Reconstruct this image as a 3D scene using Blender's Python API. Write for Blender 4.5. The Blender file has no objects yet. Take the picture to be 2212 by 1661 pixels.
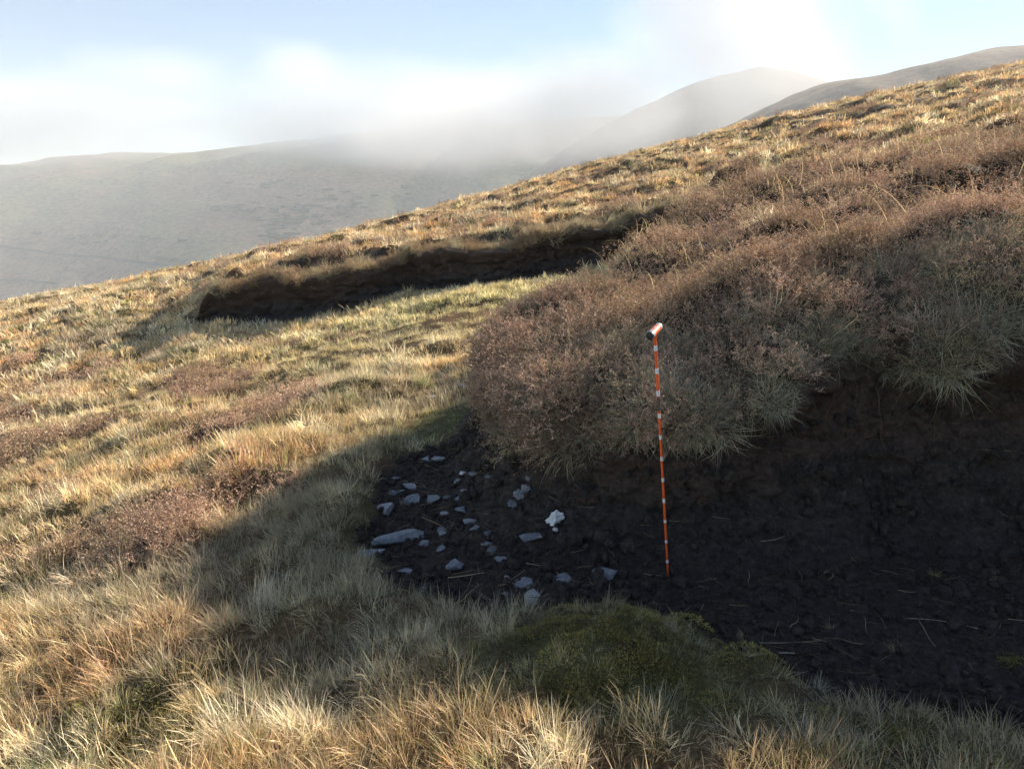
import bpy, bmesh, math, random
import numpy as np
from mathutils import Vector, Matrix

# ------------------------------------------------------------------ camera, sky, sun, exposure
scene = bpy.context.scene
C = scene.collection
PITCH = math.radians(13.5)
CAM = np.array([0.0, 0.0, 1.65])
F = 1579.4                                  # focal length in units of the 2212 px wide layout grid
cam_data = bpy.data.cameras.new('camera')
cam = bpy.data.objects.new('camera', cam_data)
C.objects.link(cam)
cam.location = CAM
cam.rotation_euler = (math.pi / 2 - PITCH, 0, 0)
cam_data.sensor_width = 36
cam_data.lens = 36 * F / 2212
cam_data.clip_start = 0.05
cam_data.clip_end = 30000
scene.camera = cam

SUN_EL = math.radians(26.8)
SUN_AZ = math.radians(49)                   # from +Y towards +X
world = bpy.data.worlds.new('World')
scene.world = world
world.use_nodes = True
wn = world.node_tree.nodes
wl = world.node_tree.links
bg = wn['Background']
sky = wn.new('ShaderNodeTexSky')
sky.sky_type = 'NISHITA'
sky.sun_disc = False
sky.sun_elevation = SUN_EL
sky.sun_rotation = SUN_AZ
sky.altitude = 400
sky.air_density = 1.0
sky.dust_density = 0.05
sky.ozone_density = 3.0
wl.new(sky.outputs[0], bg.inputs['Color'])
bg.inputs['Strength'].default_value = 0.058

sun_data = bpy.data.lights.new('sun', 'SUN')
sun_data.energy = 5.0
sun_data.angle = math.radians(0.55)
sun_data.color = (1.0, 0.88, 0.70)
sun = bpy.data.objects.new('sun', sun_data)
C.objects.link(sun)
sd = Vector((math.sin(SUN_AZ) * math.cos(SUN_EL), math.cos(SUN_AZ) * math.cos(SUN_EL), math.sin(SUN_EL)))
sun.rotation_euler = sd.to_track_quat('Z', 'Y').to_euler()
sun.location = (20, 12, 20)

scene.view_settings.view_transform = 'Standard'
scene.view_settings.look = 'None'
scene.view_settings.gamma = 1
scene.view_settings.use_curve_mapping = False
scene.view_settings.exposure = 1.5
scene.cycles.volume_bounces = 2
scene.cycles.adaptive_threshold = 0.025
scene.cycles.max_bounces = 4
scene.cycles.diffuse_bounces = 2
scene.cycles.glossy_bounces = 1
scene.cycles.transmission_bounces = 2
scene.cycles.transparent_max_bounces = 8

rng = np.random.default_rng(7)

# ------------------------------------------------------------------ noise
_p = np.random.default_rng(11).permutation(512)
_P = np.concatenate([_p, _p, _p])
_G = np.random.default_rng(12).normal(size=(512, 3))
_G /= np.linalg.norm(_G, axis=1)[:, None]

def _fade(t):
    return t * t * t * (t * (t * 6 - 15) + 10)

def noise3(x, y, z):
    x, y, z = np.broadcast_arrays(np.asarray(x, float), np.asarray(y, float), np.asarray(z, float))
    xi, yi, zi = np.floor(x).astype(int), np.floor(y).astype(int), np.floor(z).astype(int)
    xf, yf, zf = x - xi, y - yi, z - zi
    u, v, w = _fade(xf), _fade(yf), _fade(zf)
    r = 0
    for dx in (0, 1):
        for dy in (0, 1):
            for dz in (0, 1):
                h = _P[(_P[(_P[(xi + dx) % 512] + yi + dy) % 512] + zi + dz) % 512]
                g = _G[h]
                d = g[..., 0] * (xf - dx) + g[..., 1] * (yf - dy) + g[..., 2] * (zf - dz)
                r = r + d * (u if dx else 1 - u) * (v if dy else 1 - v) * (w if dz else 1 - w)
    return r * 1.5

def fbm(x, y, z=0.0, oct=4, lac=2.03, gain=0.5):
    r, a, f = 0, 1.0, 1.0
    for i in range(oct):
        r = r + a * noise3(np.asarray(x) * f + 17.3 * i, np.asarray(y) * f + 5.1 * i, np.asarray(z) * f + 9.7 * i)
        a *= gain
        f *= lac
    return r

def cells(x, y, seed=0):
    """distance to the nearest jittered point and that point's random value"""
    x = np.asarray(x, float); y = np.asarray(y, float)
    xi, yi = np.floor(x).astype(int), np.floor(y).astype(int)
    best = np.full(x.shape, 9.0); val = np.zeros(x.shape)
    for dx in (-1, 0, 1):
        for dy in (-1, 0, 1):
            cx, cy = xi + dx, yi + dy
            h = _P[(_P[(cx + seed) % 512] + cy) % 512]
            h2 = _P[(h + 91) % 512]
            px = cx + 0.15 + 0.7 * h / 511.0
            py = cy + 0.15 + 0.7 * h2 / 511.0
            d = np.hypot(x - px, y - py)
            m = d < best
            best = np.where(m, d, best)
            val = np.where(m, _P[(h2 + 33) % 512] / 511.0, val)
    return best, val

def sstep(a, b, x):
    t = np.clip((np.asarray(x, float) - a) / (b - a), 0, 1)
    return t * t * (3 - 2 * t)

class TPS:
    """thin plate surface through chosen height points"""
    def __init__(s, pts, lam=0.02):
        p = np.array(pts, float)
        s.c = p[:, :2]
        n = len(p)
        K = s.k(np.linalg.norm(s.c[:, None] - s.c[None], axis=2)) + lam * np.eye(n)
        Q = np.c_[np.ones(n), s.c]
        A = np.block([[K, Q], [Q.T, np.zeros((3, 3))]])
        s.w = np.linalg.solve(A, np.r_[p[:, 2], 0, 0, 0])
    @staticmethod
    def k(r):
        return np.where(r > 1e-9, r * r * np.log(np.maximum(r, 1e-9)), 0)
    def __call__(s, x, y):
        x = np.asarray(x, float); y = np.asarray(y, float)
        r = s.w[-3] + s.w[-2] * x + s.w[-1] * y
        for (cx, cy), w in zip(s.c, s.w):
            r = r + w * s.k(np.hypot(x - cx, y - cy))
        return r

# ------------------------------------------------------------------ lie of the land (metres; x right, y away, z up)
FARPTS = [(0, 30, 2.3), (-21, 30, -2.2), (21, 30, 7.2), (-10.5, 30, -0.4), (10.3, 30, 4.9),
          (0, 60, 1.2), (-30, 60, -8.5), (30, 60, 7.5), (-60, 30, -12), (60, 30, 17), (-60, 90, -22), (60, 90, 12),
          (0, 110, -6), (-14, 16, -1.75), (-20, 12, -3.6), (-14, 21, -1.15), (-30, 5, -6), (30, 5, 7.4), (-30, -20, -8), (30, -20, 6.0)]
LOWPTS = FARPTS + [(0.72, 3.11, 0.0), (2.5, 2.9, 0.06), (4, 2, 0.25), (0, 1.5, -0.02), (1.5, 1.5, 0.06), (0, -4, -0.1),
          (-1.5, 3.4, -0.22), (-1.5, 1.5, -0.26), (-7.2, 10.0, -1.25), (-6.5, 14.5, -0.62), (-3.5, 7, -0.55), (-3, 13.8, -0.1),
          (0, 13.8, 0.36), (1.7, 14, 0.66), (3.2, 14, 0.95), (-0.3, 6, 0.06), (0.1, 4.2, 0.05), (-9, 15.2, -0.75), (0.3, 9, 0.2), (1.6, 12, 0.5),
          (6, 3, 0.8), (6, -3, 0.6), (8, 10, 1.6)]
UPPTS = FARPTS + [(1.4, 3.95, 1.17), (2.2, 4.0, 1.36), (2.9, 4.0, 1.52), (3.3, 3.7, 1.62), (4, 3.4, 1.92), (5.2, 3.2, 2.25), (0.2, 4.4, 0.76), (0.55, 5.5, 0.94), (1.3, 7, 1.19), (2.1, 8.5, 1.56),  # crest at right, out of view, raised to lengthen the bank's shadow
          (3.8, 10, 1.85), (7, 10, 2.6), (3.5, 5, 1.62), (5.2, 7, 2.1), (-7.9, 14.8, -0.12), (-4.6, 14.5, 0.38), (0, 14.3, 1.12),
          (3.4, 14.3, 1.62), (-10, 16, -0.8), (7, 0.5, 1.6), (10, -3, 2.0)]
LOW = TPS(LOWPTS)
UPP = TPS(UPPTS)

# rim of the upper ground: along the near hag, round its tip, up the back of the mound, along the far hag
NEAR_RIM = [(11, 0.2), (8.5, 1.3), (6.5, 2.3), (5.0, 2.95), (3.8, 3.3), (3.0, 3.42), (2.5, 3.5), (2.1, 3.56), (1.8, 3.6), (1.5, 3.53), (1.1, 3.47), (0.72, 3.46),
            (0.42, 3.58), (0.16, 3.8), (0.0, 4.2), (-0.05, 4.6)]
BACK_RIM = [(-0.08, 5.0), (0.04, 5.8), (0.42, 7.0), (1.02, 8.5), (1.75, 10), (2.5, 11.5), (3.25, 12.6), (3.75, 13.4)]
FAR_RIM = [(3.5, 14.25), (2.6, 14.35), (1.6, 14.1), (0.6, 14.0), (-0.3, 13.7), (-1.3, 14.0), (-2.1, 14.25), (-2.8, 13.75), (-3.8, 13.9), (-4.8, 14.1),
           (-5.8, 14.2), (-6.6, 14.5), (-7.3, 15.2), (-7.9, 16.2)]
OUT_RIM = [(-9, 18), (-14, 26), (-60, 120)]

def smooth_line(pts, n=4):
    p = np.array(pts, float)
    out = []
    for i in range(len(p) - 1):
        p0, p1, p2, p3 = p[max(i - 1, 0)], p[i], p[i + 1], p[min(i + 2, len(p) - 1)]
        for t in np.arange(n) / n:
            out.append(0.5 * ((2 * p1) + (-p0 + p2) * t + (2 * p0 - 5 * p1 + 4 * p2 - p3) * t * t + (-p0 + 3 * p1 - 3 * p2 + p3) * t ** 3))
    out.append(p[-1])
    return np.array(out)

rim_all = NEAR_RIM + BACK_RIM + FAR_RIM + OUT_RIM
rim_w = [0.75] * len(NEAR_RIM) + [0.6, 0.75, 0.85, 0.9, 0.9, 0.9, 0.8, 0.6] + [0.75] * (len(FAR_RIM) - 4) + [0.9, 1.4, 1.9, 2.4] + [3, 4, 4]
_ext = np.c_[np.array(rim_all), np.array(rim_w)]
def _sm3(p, n=4):
    xy = smooth_line(p[:, :2], n)
    w = np.interp(np.arange(len(xy)) / n, np.arange(len(p)), p[:, 2])
    return xy, w
RIM, RIMW = _sm3(_ext)
POLY = np.vstack([RIM, [(-60, 300), (300, 300), (300, -40), (11, -40)]])

def rim_dist(x, y):
    """signed distance to the rim (negative = on the upper ground), local width of the step, position along the rim"""
    x = np.asarray(x, float); y = np.asarray(y, float)
    best = np.full(x.shape, 1e9); wid = np.zeros(x.shape); pos = np.zeros(x.shape)
    for i in range(len(RIM) - 1):
        a, b = RIM[i], RIM[i + 1]
        ab = b - a
        t = np.clip(((x - a[0]) * ab[0] + (y - a[1]) * ab[1]) / (ab @ ab), 0, 1)
        d = np.hypot(x - a[0] - t * ab[0], y - a[1] - t * ab[1])
        m = d < best
        best = np.where(m, d, best)
        wid = np.where(m, RIMW[i] + t * (RIMW[i + 1] - RIMW[i]), wid)
        pos = np.where(m, (i + t) / 4.0, pos)
    inside = np.zeros(x.shape, bool)
    n = len(POLY)
    for i in range(n):
        (x1, y1), (x2, y2) = POLY[i], POLY[(i + 1) % n]
        if y1 == y2:
            continue
        c = ((y1 > y) != (y2 > y)) & (x < (x2 - x1) * (y - y1) / (y2 - y1) + x1)
        inside ^= c
    return np.where(inside, -best, best), wid, pos

def poly_mask(x, y, poly, soft):
    """1 inside a polygon, falling to 0 over `soft` metres"""
    x = np.asarray(x, float); y = np.asarray(y, float)
    p = np.array(poly, float); n = len(p)
    best = np.full(x.shape, 1e9); ins = np.zeros(x.shape, bool)
    for i in range(n):
        a, b = p[i], p[(i + 1) % n]
        ab = b - a
        t = np.clip(((x - a[0]) * ab[0] + (y - a[1]) * ab[1]) / (ab @ ab), 0, 1)
        best = np.minimum(best, np.hypot(x - a[0] - t * ab[0], y - a[1] - t * ab[1]))
        if a[1] != b[1]:
            ins ^= ((a[1] > y) != (b[1] > y)) & (x < (b[0] - a[0]) * (y - a[1]) / (b[1] - a[1]) + a[0])
    d = np.where(ins, best, -best)
    return sstep(-soft, soft, d)

# bare peat in the hollow under the near hag and a thin strip under the far hag
BARE = [(-0.5, 4.95), (-0.83, 4.85), (-0.87, 4.3), (-0.80, 3.8), (-0.75, 3.4), (-0.45, 2.96), (-0.05, 2.76), (0.17, 2.80), (0.46, 2.84), (0.76, 2.6), (0.84, 2.38), (0.97, 2.17),
        (1.3, 2.06), (1.6, 1.93), (2.4, 1.75), (4.5, 1.2), (8, 0.5), (9, 1.3), (4, 3.5), (1.5, 3.9), (0.2, 4.3), (0.02, 5.6), (-0.13, 5.6), (-0.2, 5.1)]
FARBARE = [(3.3, 13.6), (2.0, 13.6), (0.6, 13.4), (-0.3, 13.2), (-2, 13.6), (-2.8, 13.2), (-4, 13.25), (-5.2, 13.4), (-5.9, 13.7), (-6.2, 14.3), (-6.0, 14.9), (3.4, 14.9)]

def bare_mask(x, y):
    n = 0.12 * fbm(np.asarray(x) * 3, np.asarray(y) * 3, 3.3, 3)
    m = poly_mask(np.asarray(x) + n, np.asarray(y) + 0.8 * n, BARE, 0.09)
    f = poly_mask(np.asarray(x) + 2 * n, np.asarray(y) + n, FARBARE, 0.12)
    return np.maximum(m, f)

def height(x, y, detail=True, want=False):
    x = np.asarray(x, float); y = np.asarray(y, float)
    d, w, pos = rim_dist(x, y)
    S = sstep(0.02, -1.0, d / np.maximum(w, 0.05))
    lo, up = LOW(x, y), UPP(x, y)
    # mossy hummock in front of the bare floor, bulge at its right
    lo = lo + 0.10 * np.exp(-(((x - 0.40) / 0.42) ** 2 + ((y - 2.38) / 0.28) ** 2))
    lo = lo + 0.07 * np.exp(-(((x + 0.75) / 0.35) ** 2 + ((y - 2.75) / 0.22) ** 2))
    z = lo + (up - lo) * S
    if detail:
        b = bare_mask(x, y)
        near = 1.0 / (1.0 + (np.hypot(x, y) / 40) ** 4)
        # hummocks of tussock grass
        f1, v1 = cells(x / 0.62 + 0.25 * noise3(x, y, 1), y / 0.55, 5)
        f2, v2 = cells(x / 0.27, y / 0.24 + 0.2 * noise3(x, y, 7), 60)
        t1 = np.maximum(0, 1 - (f1 / 0.75) ** 2) * (0.3 + v1)
        t2 = np.maximum(0, 1 - (f2 / 0.75) ** 2) * (0.3 + v2)
        rough = 0.55 + 0.45 * sstep(-0.2, 0.4, fbm(x / 4, y / 4, 8.0, 2))
        # smooth sward in the strip below the far hag
        sward = np.exp(-(((x + 1 - 0.4 * (y - 10)) / 3.5) ** 2 + ((y - 11.5) / 2.2) ** 2))
        rough = rough * (1 - 0.65 * sward)
        grass_amp = (0.11 * t1 + 0.05 * t2) * rough
        # the far upper slope is much lumpier
        lump = S * sstep(13.5, 17, y) + S * sstep(7, 11, x) * sstep(8, 11, y)
        lump = np.clip(lump, 0, 1)
        f3, v3 = cells(x / 1.25 + 0.3 * noise3(x / 2, y / 2, 4), y / 1.0, 121)
        t3 = np.maximum(0, 1 - (f3 / 0.8) ** 2) * (0.25 + v3)
        z = z + (1 - b) * near * (grass_amp * (1 + 0.4 * lump) + 0.20 * lump * t3)
        # the heather mound: rounded cushions
        mound = S * (1 - lump)
        f4, v4 = cells(x / 0.8 + 0.3 * noise3(x * 1.3, y * 1.3, 14), y / 0.8 + 0.3 * noise3(x * 1.3, y * 1.3, 24), 200)
        t4 = np.maximum(0, 1 - (f4 / 0.85) ** 2) * (0.3 + v4)
        z = z + mound * (0.30 * t4 - 0.12)
        z = z + 0.18 * fbm(x / 2.2, y / 2.2, 2.0, 2) * near * (1 - b) * sstep(2.5, 7, np.hypot(x, y))
        # trodden crumbly peat
        z = z + b * (0.022 * fbm(x * 5, y * 5, 1.0, 3) + 0.016 * np.abs(fbm(x * 16, y * 16, 6.0, 2)))
    if want:
        return z, d, pos, S
    return z

def ray(px, py):
    dx = (px - 1106) / F
    dy = -(py - 830.5) / F
    c, s = math.cos(PITCH), math.sin(PITCH)
    v = np.array([dx, c + dy * s, -s + dy * c])
    return v / np.linalg.norm(v)

def on_ground(px, py, near=1.2, far=60.0, fn=None):
    """where the line of sight through a point of the layout grid meets the land"""
    fn = fn or height
    v = ray(px, py)
    t = np.exp(np.linspace(math.log(near), math.log(far), 1500))
    P = CAM[None] + t[:, None] * v[None]
    g = P[:, 2] - fn(P[:, 0], P[:, 1])
    k = np.argmax(g < 0)
    if not (g < 0).any():
        return P[-1]
    if k == 0:
        return P[0]
    a = g[k - 1] / (g[k - 1] - g[k])
    return P[k - 1] + a * (P[k] - P[k - 1])

# ------------------------------------------------------------------ helpers for objects
def put(o, parent=None):
    C.objects.link(o)
    if parent is not None:
        o.parent = parent
    return o

def mesh_obj(name, verts, faces, mat, parent=None, smooth=True):
    me = bpy.data.meshes.new(name)
    me.from_pydata([tuple(v) for v in verts], [], [tuple(f) for f in faces])
    if mat:
        me.materials.append(mat)
    if smooth:
        me.polygons.foreach_set('use_smooth', [True] * len(me.polygons))
    me.update()
    return put(bpy.data.objects.new(name, me), parent)

def grid_mesh(name, X, Y, Z, mat, smooth=True):
    ny, nx = X.shape
    me = bpy.data.meshes.new(name)
    co = np.stack([X, Y, Z], -1).reshape(-1, 3).astype(np.float32)
    idx = np.arange(nx * ny).reshape(ny, nx)
    q = np.stack([idx[:-1, :-1], idx[:-1, 1:], idx[1:, 1:], idx[1:, :-1]], -1).reshape(-1, 4)
    me.vertices.add(len(co)); me.vertices.foreach_set('co', co.ravel())
    me.loops.add(q.size); me.loops.foreach_set('vertex_index', q.ravel().astype(np.int32))
    me.polygons.add(len(q))
    me.polygons.foreach_set('loop_start', (np.arange(len(q)) * 4).astype(np.int32))
    me.polygons.foreach_set('loop_total', np.full(len(q), 4, np.int32))
    me.update(calc_edges=True)
    if smooth:
        me.polygons.foreach_set('use_smooth', np.ones(len(q), bool))
    me.materials.append(mat)
    return put(bpy.data.objects.new(name, me))

def attr(o, name, val):
    a = o.data.attributes.new(name, 'FLOAT', 'POINT')
    a.data.foreach_set('value', np.asarray(val, np.float32).ravel())

def tag(o, label=None, cat=None, group=None, kind=None):
    if label: o['label'] = label
    if cat: o['category'] = cat
    if group: o['group'] = group
    if kind: o['kind'] = kind
    return o

# ------------------------------------------------------------------ materials
class NT:
    def __init__(s, name):
        s.m = bpy.data.materials.new(name)
        s.m.use_nodes = True
        s.t = s.m.node_tree
        s.b = s.t.nodes['Principled BSDF']
        s.out = s.t.nodes['Material Output']
    def n(s, typ, **kw):
        nd = s.t.nodes.new(typ)
        for k, v in kw.items():
            setattr(nd, k, v)
        return nd
    def link(s, a, b):
        s.t.links.new(a, b)
    def noise(s, scale, detail=5, rough=0.6, vec=None, dist=0.0):
        nd = s.n('ShaderNodeTexNoise')
        nd.inputs['Scale'].default_value = scale
        nd.inputs['Detail'].default_value = detail
        nd.inputs['Roughness'].default_value = rough
        nd.inputs['Distortion'].default_value = dist
        if vec is not None: s.link(vec, nd.inputs['Vector'])
        return nd.outputs['Fac']
    def coord(s, scale=(1, 1, 1)):
        g = s.n('ShaderNodeNewGeometry')
        m = s.n('ShaderNodeMapping')
        m.inputs['Scale'].default_value = scale
        s.link(g.outputs['Position'], m.inputs['Vector'])
        return m.outputs[0]
    def ramp(s, fac, stops):
        r = s.n('ShaderNodeValToRGB')
        e = r.color_ramp.elements
        while len(e) < len(stops): e.new(0.5)
        for el, (p, c) in zip(e, stops):
            el.position = p
            el.color = (*c, 1) if len(c) == 3 else c
        s.link(fac, r.inputs[0])
        return r.outputs[0]
    def mix(s, fac, a, b, mode='MIX'):
        m = s.n('ShaderNodeMix', data_type='RGBA', blend_type=mode)
        for sock, v in ((m.inputs[0], fac), (m.inputs[6], a), (m.inputs[7], b)):
            if isinstance(v, (int, float)): sock.default_value = v
            elif isinstance(v, tuple): sock.default_value = (*v, 1)
            else: s.link(v, sock)
        return m.outputs[2]
    def attr(s, name, typ='GEOMETRY'):
        a = s.n('ShaderNodeAttribute', attribute_name=name, attribute_type=typ)
        return a
    def math(s, op, a, b=0.0, clamp=False):
        m = s.n('ShaderNodeMath', operation=op, use_clamp=clamp)
        for sock, v in ((m.inputs[0], a), (m.inputs[1], b)):
            if isinstance(v, (int, float)): sock.default_value = v
            else: s.link(v, sock)
        return m.outputs[0]
    def bump(s, h, strength, dist):
        b = s.n('ShaderNodeBump')
        b.inputs['Strength'].default_value = strength
        b.inputs['Distance'].default_value = dist
        s.link(h, b.inputs['Height'])
        s.link(b.outputs[0], s.b.inputs['Normal'])
    def base(s, c, rough=0.9, spec=0.2):
        if isinstance(c, tuple): s.b.inputs['Base Color'].default_value = (*c, 1)
        else: s.link(c, s.b.inputs['Base Color'])
        s.b.inputs['Roughness'].default_value = rough
        s.b.inputs['Specular IOR Level'].default_value = spec

def peat_color(k):
    """dark peat: blacker low down, redder and fibrous near the turf (attribute 'layer')"""
    c = k.coord()
    lay = k.attr('layer').outputs['Fac']
    strat = k.noise(3.0, 6, 0.65, k.coord((1.2, 1.2, 9)))
    fine = k.noise(38, 4, 0.7, c)
    dark = k.ramp(fine, [(0.25, (0.014, 0.012, 0.011)), (0.55, (0.042, 0.034, 0.030)), (0.8, (0.095, 0.074, 0.062))])
    red = k.ramp(fine, [(0.25, (0.024, 0.016, 0.012)), (0.55, (0.072, 0.045, 0.033)), (0.85, (0.16, 0.10, 0.07))])
    f = k.math('ADD', lay, k.math('MULTIPLY', k.math('SUBTRACT', strat, 0.5), 1.3), clamp=True)
    return k.mix(f, dark, red), fine

def make_ground_mat():
    k = NT('moor_ground')
    pc, fine = peat_color(k)
    c = k.coord()
    big = k.noise(0.9, 4, 0.6, c)
    small = k.noise(55, 3, 0.7, c)
    thatch = k.ramp(small, [(0.25, (0.05, 0.036, 0.02)), (0.5, (0.13, 0.095, 0.05)), (0.8, (0.24, 0.18, 0.095))])
    warm = k.ramp(small, [(0.25, (0.045, 0.028, 0.016)), (0.5, (0.12, 0.07, 0.036)), (0.8, (0.22, 0.14, 0.07))])
    green = k.ramp(small, [(0.25, (0.03, 0.032, 0.012)), (0.5, (0.09, 0.083, 0.033)), (0.8, (0.16, 0.14, 0.06))])
    heath = k.ramp(small, [(0.25, (0.02, 0.014, 0.011)), (0.55, (0.05, 0.034, 0.026)), (0.85, (0.10, 0.066, 0.050))])
    v = k.mix(k.ramp(big, [(0.42, (0, 0, 0)), (0.6, (1, 1, 1))]), thatch, warm)
    v = k.mix(k.attr('moss').outputs['Fac'], v, green)
    v = k.mix(k.attr('heath').outputs['Fac'], v, heath)
    col = k.mix(k.attr('bare').outputs['Fac'], v, pc)
    k.base(col, 0.92, 0.15)
    h = k.math('ADD', k.noise(60, 4, 0.7, c), k.math('MULTIPLY', k.noise(17, 3, 0.6, c), 1.5))
    k.bump(h, 0.7, 0.02)
    return k.m

def make_face_mat():
    k = NT('peat_face')
    pc, fine = peat_color(k)
    c = k.coord()
    heath = k.ramp(fine, [(0.25, (0.03, 0.022, 0.014)), (0.55, (0.07, 0.05, 0.033)), (0.85, (0.13, 0.10, 0.062))])
    k.base(k.mix(k.attr('turf').outputs['Fac'], pc, heath), 0.85, 0.25)
    crack = k.n('ShaderNodeTexVoronoi', feature='DISTANCE_TO_EDGE')
    crack.inputs['Scale'].default_value = 5.5
    k.link(k.coord((1, 1, 1.7)), crack.inputs['Vector'])
    cr = k.ramp(crack.outputs['Distance'], [(0.0, (0, 0, 0)), (0.05, (1, 1, 1))])
    h = k.math('ADD', k.math('MULTIPLY', k.noise(45, 5, 0.7, k.coord((1, 1, 1.8))), 0.9), k.math('MULTIPLY', cr, 0.25))
    k.bump(h, 0.8, 0.02)
    return k.m

GROUND = make_ground_mat()
PEAT = make_face_mat()

# ------------------------------------------------------------------ the moor: one graded sheet
def graded(lo, hi, a, b, step, growth, cap=4.0):
    mid = list(np.arange(a, b, step))
    out, x, s = [], b, step
    while x < hi:
        out.append(x); s = min(cap, s + growth * s); x += s
    left, x, s = [], a - step, step
    while x > lo:
        left.append(x); s = min(cap, s + growth * s); x -= s
    return np.array(left[::-1] + mid + out)

gx = graded(-170, 170, -2.6, 3.6, 0.036, 0.018)
gy = graded(-20, 230, 1.4, 5.2, 0.036, 0.013)
X, Y = np.meshgrid(gx, gy)
Zg, Dg, POSg, Sg = height(X, Y, True, True)
moor = grid_mesh('moor_ground', X, Y, Zg, GROUND)
tag(moor, kind='structure')
bareg = bare_mask(X, Y)
stepface = ((Dg < 0.05) & (Dg > -0.55) & ((POSg < len(NEAR_RIM)) | ((POSg > len(NEAR_RIM) + 7) & (POSg < len(rim_all) - 6.3)))).astype(float)
attr(moor, 'bare', np.clip(np.maximum(bareg, stepface), 0, 1))
attr(moor, 'layer', 0.1 * stepface)
moss_f = sstep(0.1, 0.5, fbm(X / 1.1, Y / 1.1, 31.0, 3)) * 0.8
def hummock(x, y):
    return np.clip(1.4 * np.exp(-(((x - 0.42) / 0.52) ** 2 + ((y - 2.34) / 0.34) ** 2) ** 2), 0, 1)
moss_f = np.maximum(moss_f, hummock(X, Y))
moss_f = np.maximum(moss_f, np.exp(-(((X + 0.5) / 0.38) ** 2 + ((Y - 5.5) / 0.5) ** 2) ** 2))
attr(moor, 'moss', moss_f * (1 - bareg))

def heath_amount(x, y, S, d):
    """how much of the cover is heather"""
    x = np.asarray(x); y = np.asarray(y)
    n = fbm(x / 1.6, y / 1.3, 50.0, 3)
    n2 = fbm(x / 3.5, y / 3.0, 70.0, 2)
    mound = S * (1 - sstep(9.0, 12.5, y - 0.55 * np.maximum(x - 3, 0) * 0.5)) * sstep(0.1, -0.15, d)
    low = (1 - S) * sstep(0.22, 0.38, n + 0.22 * sstep(-1.5, -4, x)) * sstep(-1.2, -2.2, x) * sstep(3.3, 4.4, y) * (1 - sstep(10.5, 12, y + 0.3 * (x + 3)))
    upp = S * sstep(12.5, 14.5, y) * sstep(0.12, 0.42, n)
    return np.clip(np.maximum(np.maximum(mound, low), 0.8 * upp), 0, 1)
attr(moor, 'heath', heath_amount(X, Y, Sg, Dg) * (1 - bareg))

# ------------------------------------------------------------------ peat faces of the two hags
def resample(line, step):
    seg = np.r_[0, np.cumsum(np.hypot(*np.diff(line, axis=0).T))]
    s = np.arange(0, seg[-1], step)
    return np.c_[np.interp(s, seg, line[:, 0]), np.interp(s, seg, line[:, 1])], s

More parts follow.
